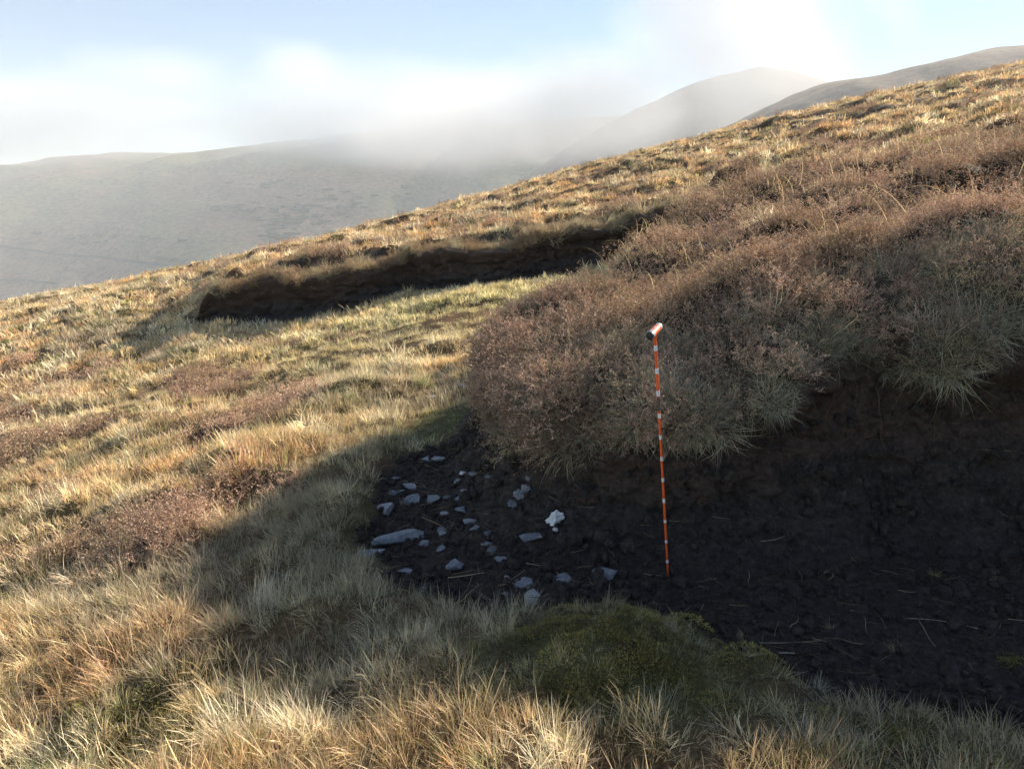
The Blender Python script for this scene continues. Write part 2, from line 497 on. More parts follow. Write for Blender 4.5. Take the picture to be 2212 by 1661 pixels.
def hag_face(name, line, step, rows, foot, seed, amp, prof, lipf, lobes=0.0, end_taper=0.0):
    pts, s = resample(smooth_line(line, 8), step)
    tang = np.gradient(pts, axis=0)
    tang /= np.linalg.norm(tang, axis=1)[:, None]
    nrm = np.c_[tang[:, 1], -tang[:, 0]]
    q = pts + 0.3 * nrm
    dq, _, _ = rim_dist(q[:, 0], q[:, 1])
    if np.median(dq) < 0: nrm = -nrm
    # smooth the normals so the skirt does not fold
    ker = np.ones(9) / 9
    for a in (0, 1):
        nrm[:, a] = np.convolve(np.pad(nrm[:, a], 4, mode='edge'), ker, 'valid')
    lo = height(pts[:, 0] + foot * nrm[:, 0], pts[:, 1] + foot * nrm[:, 1])
    up = height(pts[:, 0] - 0.62 * nrm[:, 0], pts[:, 1] - 0.62 * nrm[:, 1])
    wob = 0.35 * fbm(s * 1.1, 0.0, seed, 2)
    #  prof: offset out, fraction of the face height
    prof = np.array(prof)
    r = np.linspace(0, len(prof) - 1, rows)
    off = np.interp(r, np.arange(len(prof)), prof[:, 0])
    fr = np.interp(r, np.arange(len(prof)), prof[:, 1])
    ker = np.ones(max(3, rows // 14)); ker /= len(ker); k2 = len(ker) // 2
    off = np.convolve(np.pad(off, (k2, len(ker) - 1 - k2), mode='edge'), ker, 'valid')
    fr = np.convolve(np.pad(fr, (k2, len(ker) - 1 - k2), mode='edge'), ker, 'valid')
    O = np.tile(off[:, None], (1, len(s)))
    O = O + wob[None] * 0.18 * np.clip(fr, 0, 1)[:, None] * (fr < 0.62)[:, None]
    Zf = lo[None] + (up - lo)[None] * fr[:, None]
    Sx = np.tile(s[None], (rows, 1))
    # ledges, blocks, crumble
    m = (sstep(0.0, 0.15, fr) * sstep(0.72, 0.62, fr))[:, None]
    layer = fbm(Sx * 1.5, Zf * 7, seed + 3, 3)
    blk, bv = cells(Sx * 3.2 + 0.4 * layer, Zf * 4.6, seed)
    lump = fbm(Sx * 9, Zf * 12, seed + 9, 3)
    rid = np.abs(fbm(Sx * 5, Zf * 9, seed + 19, 3))
    O = O + amp * m * (0.055 * layer + 0.05 * (bv - 0.5) * sstep(0.62, 0.40, blk) + 0.028 * lump - 0.05 * sstep(0.12, 0.0, rid))
    if lobes:
        lb, lv = cells(Sx * 1.9 + 0.5 * noise3(Sx, Zf, 2.0), Zf * 1.9, seed + 60)
        O = O + lobes * (sstep(0.45, 0.62, fr) * sstep(1.0, 0.9, fr))[:, None] * (np.maximum(0, 1 - (lb / 0.7) ** 2) * (0.4 + lv) - 0.35)
    low_m = sstep(0.5, 0.05, fr)[:, None]
    O = O + amp * low_m * 0.02 * fbm(Sx * 22, Zf * 22, seed + 29, 2)
    Zf = Zf + amp * low_m * (0.025 * fbm(Sx * 12, O * 14, seed + 39, 3))
    if end_taper:
        Zf = Zf - 0.9 * sstep(s[-1] - end_taper, s[-1], s)[None] * np.clip(fr, 0, 1)[:, None]
    Xf = pts[None, :, 0] + O * nrm[None, :, 0]
    Yf = pts[None, :, 1] + O * nrm[None, :, 1]
    o = grid_mesh(name, Xf, Yf, Zf, PEAT)
    lf = lipf(pts[:, 0])[None]
    turf = sstep(0.0, 0.08, fr[:, None] - lf + 0.05 * fbm(Sx * 4, Zf * 4, seed + 49, 2))
    attr(o, 'turf', turf)
    lay = sstep(0.18, 0.5, fr)[:, None] * np.ones_like(Sx)
    attr(o, 'layer', np.clip(lay * 0.9 + 0.25 * layer * lay, 0, 1))
    return tag(o, kind='structure'), (Xf, Yf, Zf, fr, nrm, s)

def near_lip(x):
    """height of the underside of the turf along the near hag, as a fraction of the bank"""
    return np.interp(x, [-0.1, 0.13, 0.3, 0.45, 0.76, 1.1, 1.35, 1.5, 1.65, 1.9, 2.1, 2.3, 3, 5], [0.34, 0.36, 0.40, 0.50, 0.55, 0.58, 0.66, 0.73, 0.70, 0.57, 0.60, 0.63, 0.6, 0.6]) + 0.03 * fbm(np.asarray(x) * 5, 0.0, 300.0, 2)
def far_lip(x):
    return 0.90 + 0.14 * fbm(np.asarray(x) * 0.9, 0.0, 310.0, 3)
NEAR_PROF = [(0.46, -0.06), (0.33, 0.05), (0.20, 0.18), (0.12, 0.32), (0.07, 0.46), (0.05, 0.58), (0.06, 0.66), (0.04, 0.73), (-0.01, 0.80), (-0.10, 0.865),
             (-0.24, 0.93), (-0.42, 0.98), (-0.60, 1.005), (-0.80, 0.97)]
FAR_PROF = [(0.5, -0.06), (0.32, 0.06), (0.18, 0.2), (0.10, 0.36), (0.06, 0.55), (0.05, 0.70), (0.09, 0.80), (0.10, 0.87), (0.04, 0.94), (-0.12, 0.985), (-0.35, 1.0), (-0.60, 1.005), (-0.80, 0.97)]
near_face, NF = hag_face('near_peat_face', NEAR_RIM[3:] + BACK_RIM[:2], 0.016, 110, 0.46, 3, 1.0, NEAR_PROF, near_lip, 0.2)
far_face, FF = hag_face('far_peat_face', [BACK_RIM[-1]] + FAR_RIM[:-2], 0.035, 64, 0.5, 77, 2.4, FAR_PROF, far_lip, 0.16, 1.0)

# ------------------------------------------------------------------ the hills beyond
def far_mat(name, stops, patch):
    k = NT(name)
    c = k.coord((0.001, 0.001, 0.001))
    n1 = k.noise(6, 8, 0.62, c, 0.6)
    n2 = k.noise(90, 8, 0.75, c)
    n3 = k.noise(3.0, 4, 0.5, c)
    a = k.ramp(n1, stops)
    a = k.mix(k.ramp(n3, [(0.44, (0, 0, 0)), (0.56, (1, 1, 1))]), a, patch)
    a = k.mix(k.ramp(n2, [(0.38, (0.9, 0.9, 0.9)), (0.56, (0, 0, 0))]), a, (0.06, 0.042, 0.032))
    a = k.mix(k.ramp(k.noise(300, 4, 0.7, c), [(0.4, (0.6, 0.6, 0.6)), (0.6, (0, 0, 0))]), a, (0.09, 0.07, 0.05))
    k.base(a, 0.95, 0.05)
    return k.m
FAR_A = far_mat('far_hill_cover', [(0.3, (0.26, 0.165, 0.115)), (0.5, (0.40, 0.27, 0.175)), (0.72, (0.35, 0.27, 0.16))], (0.26, 0.26, 0.13))
FAR_B = far_mat('ridge_cover', [(0.3, (0.17, 0.11, 0.085)), (0.5, (0.28, 0.19, 0.135)), (0.72, (0.33, 0.235, 0.16))], (0.24, 0.17, 0.115))

GULLY = np.array([(-300, 1180), (-235, 1400), (-205, 1560), (-215, 1700), (-190, 1830), (-215, 1960), (-150, 2150), (-120, 2400)], float)
GULLY2 = np.array([(-225, 1480), (-120, 1640), (-60, 1800), (40, 2000)], float)
def line_d(x, y, L):
    best = np.full(np.shape(x), 1e9)
    for a, b in zip(L[:-1], L[1:]):
        ab = b - a
        t = np.clip(((x - a[0]) * ab[0] + (y - a[1]) * ab[1]) / (ab @ ab), 0, 1)
        best = np.minimum(best, np.hypot(x - a[0] - t * ab[0], y - a[1] - t * ab[1]))
    return best

def far_h(x, y):
    x = np.asarray(x, float); y = np.asarray(y, float)
    top = 118 + 0.112 * (x + 1680) + 25 * np.sin(x / 500.0)
    top = 290 - np.log1p(np.exp((290 - top) / 40.0)) * 40.0
    t = np.clip((y - 700) / 1750.0, 0, 1.6)
    prof = np.where(t < 1, 0.5 - 0.5 * np.cos(np.pi * np.clip(t, 0, 1)), 1 - 0.25 * (t - 1) ** 2)
    z = -215 + (top + 215) * prof
    z = z + 34 * fbm(x / 520, y / 520, 4.0, 5) * sstep(700, 1200, y)
    wig = 25 * noise3(x / 90, y / 90, 2.0)
    d = line_d(x + wig, y, GULLY)
    z = z - 44 * np.exp(-(d / 30) ** 2) - 30 * np.exp(-(d / 120) ** 2)
    d2 = line_d(x + wig, y, GULLY2)
    z = z - 12 * np.exp(-(d2 / 28) ** 2)
    return z
def far_grid(name, fx, fy, fn, mat):
    X, Y = np.meshgrid(fx, fy)
    return tag(grid_mesh(name, X, Y, fn(X, Y), mat), kind='structure')
far_grid('far_hill', np.r_[np.linspace(-3600, -2200, 30), np.linspace(-2180, 1200, 360), np.linspace(1220, 1700, 20)], np.linspace(500, 4000, 320), far_h, FAR_A)

def ridge_h(x, y):
    x = np.asarray(x, float); y = np.asarray(y, float)
    top = np.interp(x, [-600, -100, 100, 216, 290, 360, 520, 640, 900, 1600, 4000], [-300, -130, -5, 70, 112, 142, 170, 188, 222, 270, 300])
    t = np.clip((y - 250) / 650.0, 0, 2.2)
    prof = np.where(t < 1, 0.5 - 0.5 * np.cos(np.pi * np.clip(t, 0, 1)), 1 - 0.12 * (t - 1) ** 2)
    z = -120 + (top + 120) * prof
    return z + 7 * fbm(x / 160, y / 160, 14.0, 4) * sstep(250, 500, y)
far_grid('right_ridge', np.linspace(-600, 1800, 260), np.linspace(150, 1700, 220), ridge_h, FAR_B)

def peak_h(x, y):
    x = np.asarray(x, float); y = np.asarray(y, float)
    r = np.hypot((x - 560) / 1.2, y - 1750)
    r = np.where(x > 560, np.hypot((x - 560) * 1.05, y - 1750), r)
    z = 314 - 0.24 * np.sqrt(r * r + 30 ** 2) - 0.0007 * r * r
    return z + 5 * fbm(x / 90, y / 90, 44.0, 4)
far_grid('far_peak', np.linspace(-500, 1600, 200), np.linspace(850, 2600, 140), peak_h, FAR_B)
#--PART2--
# ------------------------------------------------------------------ plants: tuft meshes scattered by geometry nodes
def plant_mat(name, rough=0.7, trans=0.35, spread=0.55, color=None):
    k = NT(name)
    inst = k.attr('icol', 'INSTANCER').outputs['Color'] if color is None else None
    v = k.attr('var')
    sep = k.n('ShaderNodeSeparateColor')
    k.link(v.outputs['Color'], sep.inputs[0])
    # R: brightness of the single blade, G: hue of the single blade
    bright = k.math('ADD', k.math('MULTIPLY', sep.outputs[0], spread), 1 - spread * 0.5)
    hsv = k.n('ShaderNodeHueSaturation')
    k.link(k.math('ADD', k.math('MULTIPLY', sep.outputs[1], 0.06), 0.47), hsv.inputs['Hue'])
    k.link(k.math('ADD', k.math('MULTIPLY', sep.outputs[2], 0.35), 0.82), hsv.inputs['Saturation'])
    k.link(bright, hsv.inputs['Value'])
    if inst is None: hsv.inputs['Color'].default_value = (*color, 1)
    else: k.link(inst, hsv.inputs['Color'])
    d = k.n('ShaderNodeBsdfDiffuse'); t = k.n('ShaderNodeBsdfTranslucent'); g = k.n('ShaderNodeBsdfGlossy')
    for b in (d, t): k.link(hsv.outputs[0], b.inputs['Color'])
    g.inputs['Roughness'].default_value = 0.5
    g.inputs['Color'].default_value = (1, 1, 1, 1)
    m1 = k.n('ShaderNodeMixShader'); m1.inputs[0].default_value = trans
    k.link(d.outputs[0], m1.inputs[1]); k.link(t.outputs[0], m1.inputs[2])
    m2 = k.n('ShaderNodeMixShader'); m2.inputs[0].default_value = 0.02
    k.link(m1.outputs[0], m2.inputs[1]); k.link(g.outputs[0], m2.inputs[2])
    k.link(m2.outputs[0], k.out.inputs['Surface'])
    return k.m

BLADE = plant_mat('dry_grass_blades', trans=0.3, spread=0.95)
TWIG = plant_mat('heather_twigs', trans=0.12, spread=1.25)
MOSS = plant_mat('moss_cushion', trans=0.3, spread=0.9)

class Ribbon:
    def __init__(s): s.v, s.f, s.c = [], [], []
    def strip(s, pts, w, col, taper=True, side=None):
        """narrow blade along pts"""
        n = len(pts); b = len(s.v)
        d = np.array(pts[-1]) - np.array(pts[0])
        if side is None:
            side = np.cross(d, (0.1, 0.2, 1.0)) if abs(d[2]) < 0.98 * np.linalg.norm(d) else np.array([1.0, 0, 0])
        side = side / (np.linalg.norm(side) + 1e-9)
        for i, p in enumerate(pts):
            ww = w * (1 - 0.85 * (i / (n - 1)) ** 1.5) if taper else w
            if i == n - 1 and taper:
                s.v.append(p); s.c.append(col)
            else:
                s.v += [p - side * ww / 2, p + side * ww / 2]; s.c += [col, col]
        for i in range(n - 1):
            a = b + 2 * i
            if i == n - 2 and taper: s.f.append((a, a + 1, a + 2))
            else: s.f.append((a, a + 1, a + 3, a + 2))
    def leaf(s, p, d, l, w, col, r):
        d = d / (np.linalg.norm(d) + 1e-9)
        q = np.cross(d, r); q /= np.linalg.norm(q) + 1e-9
        b = len(s.v)
        s.v += [p, p + d * l * 0.5 + q * w / 2, p + d * l, p + d * l * 0.5 - q * w / 2]
        s.c += [col] * 4
        s.f.append((b, b + 1, b + 2, b + 3))
    def build(s, name, mat):
        me = bpy.data.meshes.new(name)
        me.from_pydata([tuple(v) for v in s.v], [], s.f)
        a = me.attributes.new('var', 'FLOAT_COLOR', 'POINT')
        a.data.foreach_set('color', np.c_[np.array(s.c), np.ones(len(s.c))].astype(np.float32).ravel())
        me.materials.append(mat)
        return me

def tuft(seed, n, hmin, hmax, rad, w, tilt, bend, sweep=0.0, segs=3):
    r = np.random.default_rng(seed); R = Ribbon()
    for i in range(n):
        a = r.uniform(0, 2 * math.pi); q = rad * math.sqrt(r.random())
        base = np.array([q * math.cos(a), q * math.sin(a), -0.015])
        az = a + r.normal(0, 0.9)
        out = np.array([math.cos(az), math.sin(az), 0]) * (1 - sweep) + np.array([1, r.normal(0, 0.25), 0]) * sweep
        th = abs(r.normal(tilt, 0.38)); L = r.uniform(hmin, hmax) * (0.6 + 0.4 * r.random())
        bd = r.uniform(0.3, 1.0) * bend
        p = base; pts = [p]
        for j in range(segs):
            t = th + bd * (j + 0.4) / segs
            p = p + (out * math.sin(t) + np.array([0, 0, 1]) * math.cos(t)) * L / segs
            pts.append(p)
        R.strip(pts, w * r.uniform(0.6, 1.3), (r.random(), r.random(), r.random()))
    return R

def heather(seed, sprigs, h, rad, lw, twigs=9, leaves=9):
    r = np.random.default_rng(seed); R = Ribbon()
    for i in range(sprigs):
        a = r.uniform(0, 2 * math.pi); q = rad * math.sqrt(r.random())
        p = np.array([q * math.cos(a) * 0.7, q * math.sin(a) * 0.7, -0.03])
        th = q / rad * 0.95 + r.normal(0, 0.3); L = h * r.uniform(0.55, 1.15)
        d = np.array([math.cos(a) * math.sin(th), math.sin(a) * math.sin(th), math.cos(th)])
        pts = [p]; tone = r.random()
        for j in range(4):
            d = d + r.normal(0, 0.26, 3) + np.array([0, 0, 0.05]); d /= np.linalg.norm(d)
            p = p + d * L / 4; pts.append(p)
        R.strip(pts, 0.0030, (0.15, 0.5, 0.5))
        for k in range(twigs):
            t = r.uniform(0.3, 1.0) * 4; j = min(int(t), 3); f = t - j
            s0 = pts[j] * (1 - f) + pts[j + 1] * f
            dd = (pts[j + 1] - pts[j]); dd /= np.linalg.norm(dd)
            e = dd * 0.5 + r.normal(0, 0.7, 3); e[2] = abs(e[2]) * 0.8 + 0.1; e /= np.linalg.norm(e)
            tl = r.uniform(0.018, 0.05) * h / 0.17
            R.strip([s0, s0 + e * tl * 0.5, s0 + e * tl], 0.0016, (0.3, 0.5, 0.5))
            for m in range(leaves):
                u = 1.05 * (m + r.random()) / leaves
                o = r.normal(0, 1, 3)
                tip = u > 0.4
                c = (np.clip((0.4 if not tip else 0.85) + 0.35 * (tone - 0.5) + r.normal(0, 0.2), 0, 1), r.random(), r.random())
                R.leaf(s0 + e * tl * u, e * 0.5 + o * 0.8, lw * r.uniform(0.8, 1.5), lw * 0.75, c, r.normal(0, 1, 3))
    return R

def moss(seed, n, rad, hgt, s):
    r = np.random.default_rng(seed); R = Ribbon()
    for i in range(n):
        a = r.uniform(0, 2 * math.pi); q = math.sqrt(r.random())
        z = hgt * (1 - q * q) * r.uniform(0.75, 1.05)
        p = np.array([rad * q * math.cos(a), rad * q * math.sin(a), z])
        d = np.array([q * math.cos(a), q * math.sin(a), 0.9]) + r.normal(0, 0.5, 3)
        R.leaf(p, d, s * r.uniform(0.7, 1.7), s * 0.55, (r.random(), r.random(), r.random()), r.normal(0, 1, 3))
    return R

def stems(seed, n, L, w):
    r = np.random.default_rng(seed); R = Ribbon()
    for i in range(n):
        az = r.normal(math.pi, 0.9); th = r.uniform(0.3, 0.9); bd = r.uniform(1.1, 2.2); l = L * r.uniform(0.6, 1.1)
        p = np.array([r.normal(0, 0.05), r.normal(0, 0.05), -0.02]); pts = [p]
        out = np.array([math.cos(az), math.sin(az), 0])
        for j in range(8):
            t = th + bd * (j / 7.0) ** 1.6
            p = p + (out * math.sin(t) + np.array([0, 0, 1]) * math.cos(t)) * l / 8
            pts.append(p)
        R.strip(pts, w, (r.random(), r.random(), r.random()))
    return R

def straw(seed, L, w):
    r = np.random.default_rng(seed); R = Ribbon()
    p = np.array([-L / 2, 0, 0.004]); pts = [p]; d = np.array([1.0, 0, 0.0])
    for j in range(5):
        d = d + np.array([0, r.normal(0, 0.22), r.normal(0, 0.06)]); d /= np.linalg.norm(d)
        p = p + d * L / 5; p[2] = max(p[2], 0.002); pts.append(p.copy())
    R.strip(pts, w, (r.random(), r.random(), r.random()), side=np.array([0, 1.0, 0.35]))
    R.strip([q + np.array([0, 0, w * .5]) for q in pts], w * 0.8, (r.random(), r.random(), r.random()), side=np.array([0, 0.2, 1.0]))
    return R

def crumb(seed, rough=0.45):
    bm = bmesh.new()
    bmesh.ops.create_icosphere(bm, subdivisions=2, radius=1)
    co = np.array([v.co[:] for v in bm.verts])
    n = fbm(co[:, 0] * 1.6 + seed * 3.1, co[:, 1] * 1.6, co[:, 2] * 1.6, 3)
    co = co * (1 + rough * n)[:, None] * np.array([1, 0.85, 0.65])
    me = bpy.data.meshes.new('crumb')
    for v, c in zip(bm.verts, co): v.co = c
    bm.to_mesh(me); bm.free()
    me.polygons.foreach_set('use_smooth', [False] * len(me.polygons))
    me.materials.append(PEAT)
    return me

def library(name, meshes):
    col = bpy.data.collections.new(name)          # stays unlinked: only the scattered copies show
    for i, me in enumerate(meshes):
        col.objects.link(bpy.data.objects.new('%s_%02d' % (name, i), me))
    return col

def euler_from(normal, yaw):
    """rotation that turns +Z to the given direction after a turn by yaw"""
    n = normal / np.linalg.norm(normal, axis=1)[:, None]
    ref = np.where(np.abs(n[:, :1]) < 0.9, np.array([[1.0, 0, 0]]), np.array([[0, 1.0, 0]]))
    x = ref - n * (ref * n).sum(1)[:, None]
    x /= np.linalg.norm(x, axis=1)[:, None]
    y = np.cross(n, x)
    c, s = np.cos(yaw)[:, None], np.sin(yaw)[:, None]
    X, Yv = x * c + y * s, -x * s + y * c
    b = -np.arcsin(np.clip(X[:, 2], -1, 1))
    a = np.arctan2(Yv[:, 2], n[:, 2])
    g = np.arctan2(X[:, 1], X[:, 0])
    return np.c_[a, b, g]

def scatter(name, lib, pos, rot, scl, idx, col):
    me = bpy.data.meshes.new(name)
    n = len(pos)
    me.vertices.add(n)
    me.vertices.foreach_set('co', np.asarray(pos, np.float32).ravel())
    scl = np.asarray(scl, float)
    if scl.ndim == 1: scl = np.repeat(scl[:, None], 3, 1)
    for nm, typ, key, val in (('rot', 'FLOAT_VECTOR', 'vector', rot), ('scl', 'FLOAT_VECTOR', 'vector', scl)):
        a = me.attributes.new(nm, typ, 'POINT'); a.data.foreach_set(key, np.asarray(val, np.float32).ravel())
    a = me.attributes.new('idx', 'INT', 'POINT'); a.data.foreach_set('value', np.asarray(idx, np.int32))
    a = me.attributes.new('icol', 'FLOAT_COLOR', 'POINT')
    a.data.foreach_set('color', np.c_[np.asarray(col), np.ones(n)].astype(np.float32).ravel())
    o = put(bpy.data.objects.new(name, me))
    t = bpy.data.node_groups.new(name + '_scatter', 'GeometryNodeTree')
    t.interface.new_socket('Geometry', in_out='INPUT', socket_type='NodeSocketGeometry')
    t.interface.new_socket('Geometry', in_out='OUTPUT', socket_type='NodeSocketGeometry')
    gi, go = t.nodes.new('NodeGroupInput'), t.nodes.new('NodeGroupOutput')
    ci = t.nodes.new('GeometryNodeCollectionInfo')
    ci.inputs['Collection'].default_value = lib
    ci.inputs['Separate Children'].default_value = True
    ci.inputs['Reset Children'].default_value = True
    ip = t.nodes.new('GeometryNodeInstanceOnPoints')
    ip.inputs['Pick Instance'].default_value = True
    def na(nm, typ):
        nd = t.nodes.new('GeometryNodeInputNamedAttribute'); nd.data_type = typ; nd.inputs['Name'].default_value = nm
        return [s for s in nd.outputs if s.enabled and s.name == 'Attribute'][0]
    t.links.new(gi.outputs[0], ip.inputs['Points'])
    t.links.new(ci.outputs[0], ip.inputs['Instance'])
    t.links.new(na('idx', 'INT'), ip.inputs['Instance Index'])
    t.links.new(na('rot', 'FLOAT_VECTOR'), ip.inputs['Rotation'])
    t.links.new(na('scl', 'FLOAT_VECTOR'), ip.inputs['Scale'])
    t.links.new(ip.outputs[0], go.inputs[0])
    md = o.modifiers.new('scatter', 'NODES'); md.node_group = t
    return tag(o, kind='stuff')

def wedge(bands, half=0.80):
    out = []
    for d0, d1, rho, wide in bands:
        h = max(half, wide)
        n = int(rho * h * (d1 * d1 - d0 * d0))
        d = np.sqrt(rng.uniform(d0 * d0, d1 * d1, n)); a = rng.uniform(-h, h, n)
        out.append(np.c_[d * np.sin(a), d * np.cos(a)])
    p = np.vstack(out)
    return p[:, 0], p[:, 1]

def normals(x, y, e=0.05):
    gx_ = (height(x + e, y) - height(x - e, y)) / (2 * e)
    gy_ = (height(x, y + e) - height(x, y - e)) / (2 * e)
    return np.c_[-gx_, -gy_, np.ones_like(gx_)]

def lerp(a, b, t):
    return np.asarray(a) * (1 - t[:, None]) + np.asarray(b) * t[:, None]

STRAW = (0.72, 0.55, 0.30); PALE = (0.78, 0.68, 0.46); ORANGE = (0.60, 0.37, 0.17); OLIVE = (0.34, 0.32, 0.12)
GREY = (0.44, 0.38, 0.27); GREEN = (0.20, 0.24, 0.07); YGREEN = (0.62, 0.57, 0.29)

# ---- grass
lib_grass = library('grass_tuft', [
    tuft(1, 55, 0.07, 0.15, 0.05, 0.0027, 0.55, 0.8).build('t', BLADE),      # 0-3 near
    tuft(2, 42, 0.09, 0.19, 0.045, 0.0028, 0.5, 1.1, 0.25).build('t', BLADE),
    tuft(3, 50, 0.10, 0.22, 0.05, 0.0026, 0.7, 1.1, 0.45).build('t', BLADE),
    tuft(4, 40, 0.04, 0.09, 0.05, 0.0026, 0.65, 0.6).build('t', BLADE),
    tuft(5, 60, 0.07, 0.15, 0.08, 0.0040, 0.55, 0.9, 0.2).build('t', BLADE),  # 4-6 middle distance
    tuft(6, 60, 0.08, 0.17, 0.08, 0.0042, 0.55, 1.2, 0.4).build('t', BLADE),
    tuft(7, 60, 0.05, 0.12, 0.09, 0.0040, 0.7, 0.8, 0.1).build('t', BLADE),
    tuft(8, 50, 0.11, 0.24, 0.15, 0.013, 0.5, 1.0, 0.25).build('t', BLADE), # 7-8 far
    tuft(9, 50, 0.08, 0.20, 0.16, 0.013, 0.6, 1.2, 0.35).build('t', BLADE)])

x, y = wedge([(1.15, 2.5, 520, 1.0), (2.5, 4.5, 380, 0.85), (4.5, 8, 200, 0.8), (8, 15, 80, 0.8), (15, 24, 34, 0.8), (24, 42, 15, 0.8)])
z, d, pos, S = height(x, y, True, True)
b = bare_mask(x, y); hm = heath_amount(x, y, S, d); hu = hummock(x, y)
D = np.hypot(x, y)
face_strip = (d < 0.5) & (d > -0.62) & ((pos < len(NEAR_RIM)) | ((pos > len(NEAR_RIM) + 7.3) & (pos < len(rim_all) - 6.3)))
keep = (rng.random(len(x)) > np.clip(b * 1.25, 0, 0.985)) & (rng.random(len(x)) > hm * 0.93) & ~(face_strip & (d < 0.25)) & (rng.random(len(x)) > 0.4 * hu)
gap = fbm(x * 1.7, y * 1.7, 90.0, 2)
keep &= rng.random(len(x)) > 0.30 * sstep(0.05, 0.4, gap)
x, y, z, d, S, D, hu, b = (q[keep] for q in (x, y, z, d, S, D, hu, b))
n1 = fbm(x / 1.1, y / 0.9, 20.0, 3); n2 = fbm(x / 0.45, y / 0.4, 40.0, 2); n3 = fbm(x / 2.6, y / 2.2, 60.0, 2)
fj, vj = cells(x / 0.27, y / 0.24 + 0.2 * noise3(x, y, 7), 60)
col = lerp(STRAW, PALE, sstep(-0.1, 0.5, n2 + 0.5 * (vj - 0.5)))
col = lerp(col, ORANGE, 0.75 * sstep(0.05, 0.6, n1 + 0.6 * (vj - 0.5)))
col = lerp(col, GREY, 0.7 * sstep(0.1, 0.5, n3))
upz = S * sstep(12.5, 15, y)
col = lerp(col, ORANGE, 0.45 * upz * sstep(-0.3, 0.3, n1))
sward = np.exp(-(((x + 1 - 0.4 * (y - 10)) / 3.6) ** 2 + ((y - 11.3) / 2.6) ** 2)) + 0.5 * upz * np.exp(-(((x - 5) / 3) ** 2 + ((y - 14.5) / 2) ** 2))
col = lerp(col, YGREEN, 0.75 * np.clip(sward, 0, 1))
greenpatch = np.exp(-(((x + 0.5) / 0.38) ** 2 + ((y - 5.5) / 0.5) ** 2) ** 2)

sel = rng.random(len(x)) < (0.06 + 0.25 * sstep(0.2, 0.6, fbm(x / 1.1, y / 1.1, 31.0, 3)))
col[sel] = lerp(col[sel], GREEN, rng.uniform(0.4, 0.9, sel.sum()))
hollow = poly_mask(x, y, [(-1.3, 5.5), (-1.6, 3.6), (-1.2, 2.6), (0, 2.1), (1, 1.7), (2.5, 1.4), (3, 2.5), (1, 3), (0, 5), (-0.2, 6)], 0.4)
col = lerp(col, (0.34, 0.30, 0.18), 0.7 * hollow)  # olive of the hollow's grass, with the bank's shade put into the colour
col = lerp(col, (0.28, 0.27, 0.12), 0.6 * np.clip(hu, 0, 1))
col = lerp(col, (0.34, 0.40, 0.16), 0.9 * greenpatch)
col *= rng.uniform(0.75, 1.35, len(x))[:, None] * (0.8 + 0.5 * vj)[:, None]
idx = np.where(D < 4.8, rng.choice([0, 0, 1, 1, 2, 3], len(x)), np.where(D < 11, rng.choice([4, 5, 6], len(x)), rng.choice([7, 8], len(x))))
scl = rng.lognormal(-0.22, 0.26, len(x)) * np.where(D < 4.2, 1.0, np.where(D < 12, 1.05, 1.0))
scl *= 1 + 0.35 * sstep(0.1, 0.6, n2)
scl *= 1 - 0.25 * greenpatch - 0.3 * np.clip(sward, 0, 1) - 0.38 * np.clip(hu, 0, 1) - 0.15 * hollow
scl = np.where(b > 0.25, scl * 0.55, scl)
idx = np.where((greenpatch > 0.4), 3, idx)
nr = normals(x, y, 0.06)
nr = nr / np.linalg.norm(nr, axis=1)[:, None]
dirv = nr * 0.75 + np.array([-0.05, -0.05, 0.45]) + rng.normal(0, 0.24, (len(x), 3))
yaw = rng.uniform(0, 6.283, len(x))
scatter('moor_grass', lib_grass, np.c_[x, y, z], euler_from(dirv, yaw), scl, idx, col)

# ---- heather
lib_heath = library('heather_bush', [
    heather(21, 24, 0.16, 0.12, 0.0060, 8, 7).build('h', TWIG), heather(22, 22, 0.19, 0.11, 0.0060, 8, 7).build('h', TWIG),
    heather(23, 26, 0.13, 0.13, 0.0060, 8, 7).build('h', TWIG),
    heather(24, 18, 0.20, 0.15, 0.0085, 8, 5).build('h', TWIG), heather(25, 18, 0.17, 0.16, 0.0085, 8, 5).build('h', TWIG),
    heather(26, 16, 0.24, 0.24, 0.017, 7, 4).build('h', TWIG), heather(27, 16, 0.20, 0.26, 0.017, 7, 4).build('h', TWIG)])
HB = (0.42, 0.285, 0.18); HP = (0.54, 0.365, 0.255); HD = (0.24, 0.165, 0.115); HG = (0.34, 0.28, 0.16)
x, y = wedge([(2.8, 6.0, 125, 0.85), (6.0, 12, 46, 0.85), (12, 22, 20, 0.8), (22, 42, 7, 0.8)])
z, d, pos, S = height(x, y, True, True)
hm = heath_amount(x, y, S, d); b = bare_mask(x, y); D = np.hypot(x, y)
keep = (rng.random(len(x)) < hm) & (b < 0.5) & ~((d > -0.62) & (d < 0.3) & (pos < len(NEAR_RIM)))
patch = fbm(x / 0.9, y / 0.9, 111.0, 2)
keep &= ~((patch > 0.42) & (rng.random(len(x)) < 0.35))
x, y, z, d, D = (q[keep] for q in (x, y, z, d, D))
n1 = fbm(x / 0.8, y / 0.8, 120.0, 3)
col = lerp(HB, HP, sstep(-0.3, 0.4, n1)); col = lerp(col, HD, 0.8 * sstep(0.0, 0.6, fbm(x / 0.5, y / 0.5, 130.0, 2)))
col = lerp(col, HG, 0.4 * (rng.random(len(x)) < 0.15))
col *= rng.uniform(0.8, 1.2, len(x))[:, None]
idx = np.where(D < 6, rng.choice([0, 1, 2], len(x)), np.where(D < 13, rng.choice([3, 4], len(x)), rng.choice([5, 6], len(x))))
nr = normals(x, y, 0.08); nr /= np.linalg.norm(nr, axis=1)[:, None]
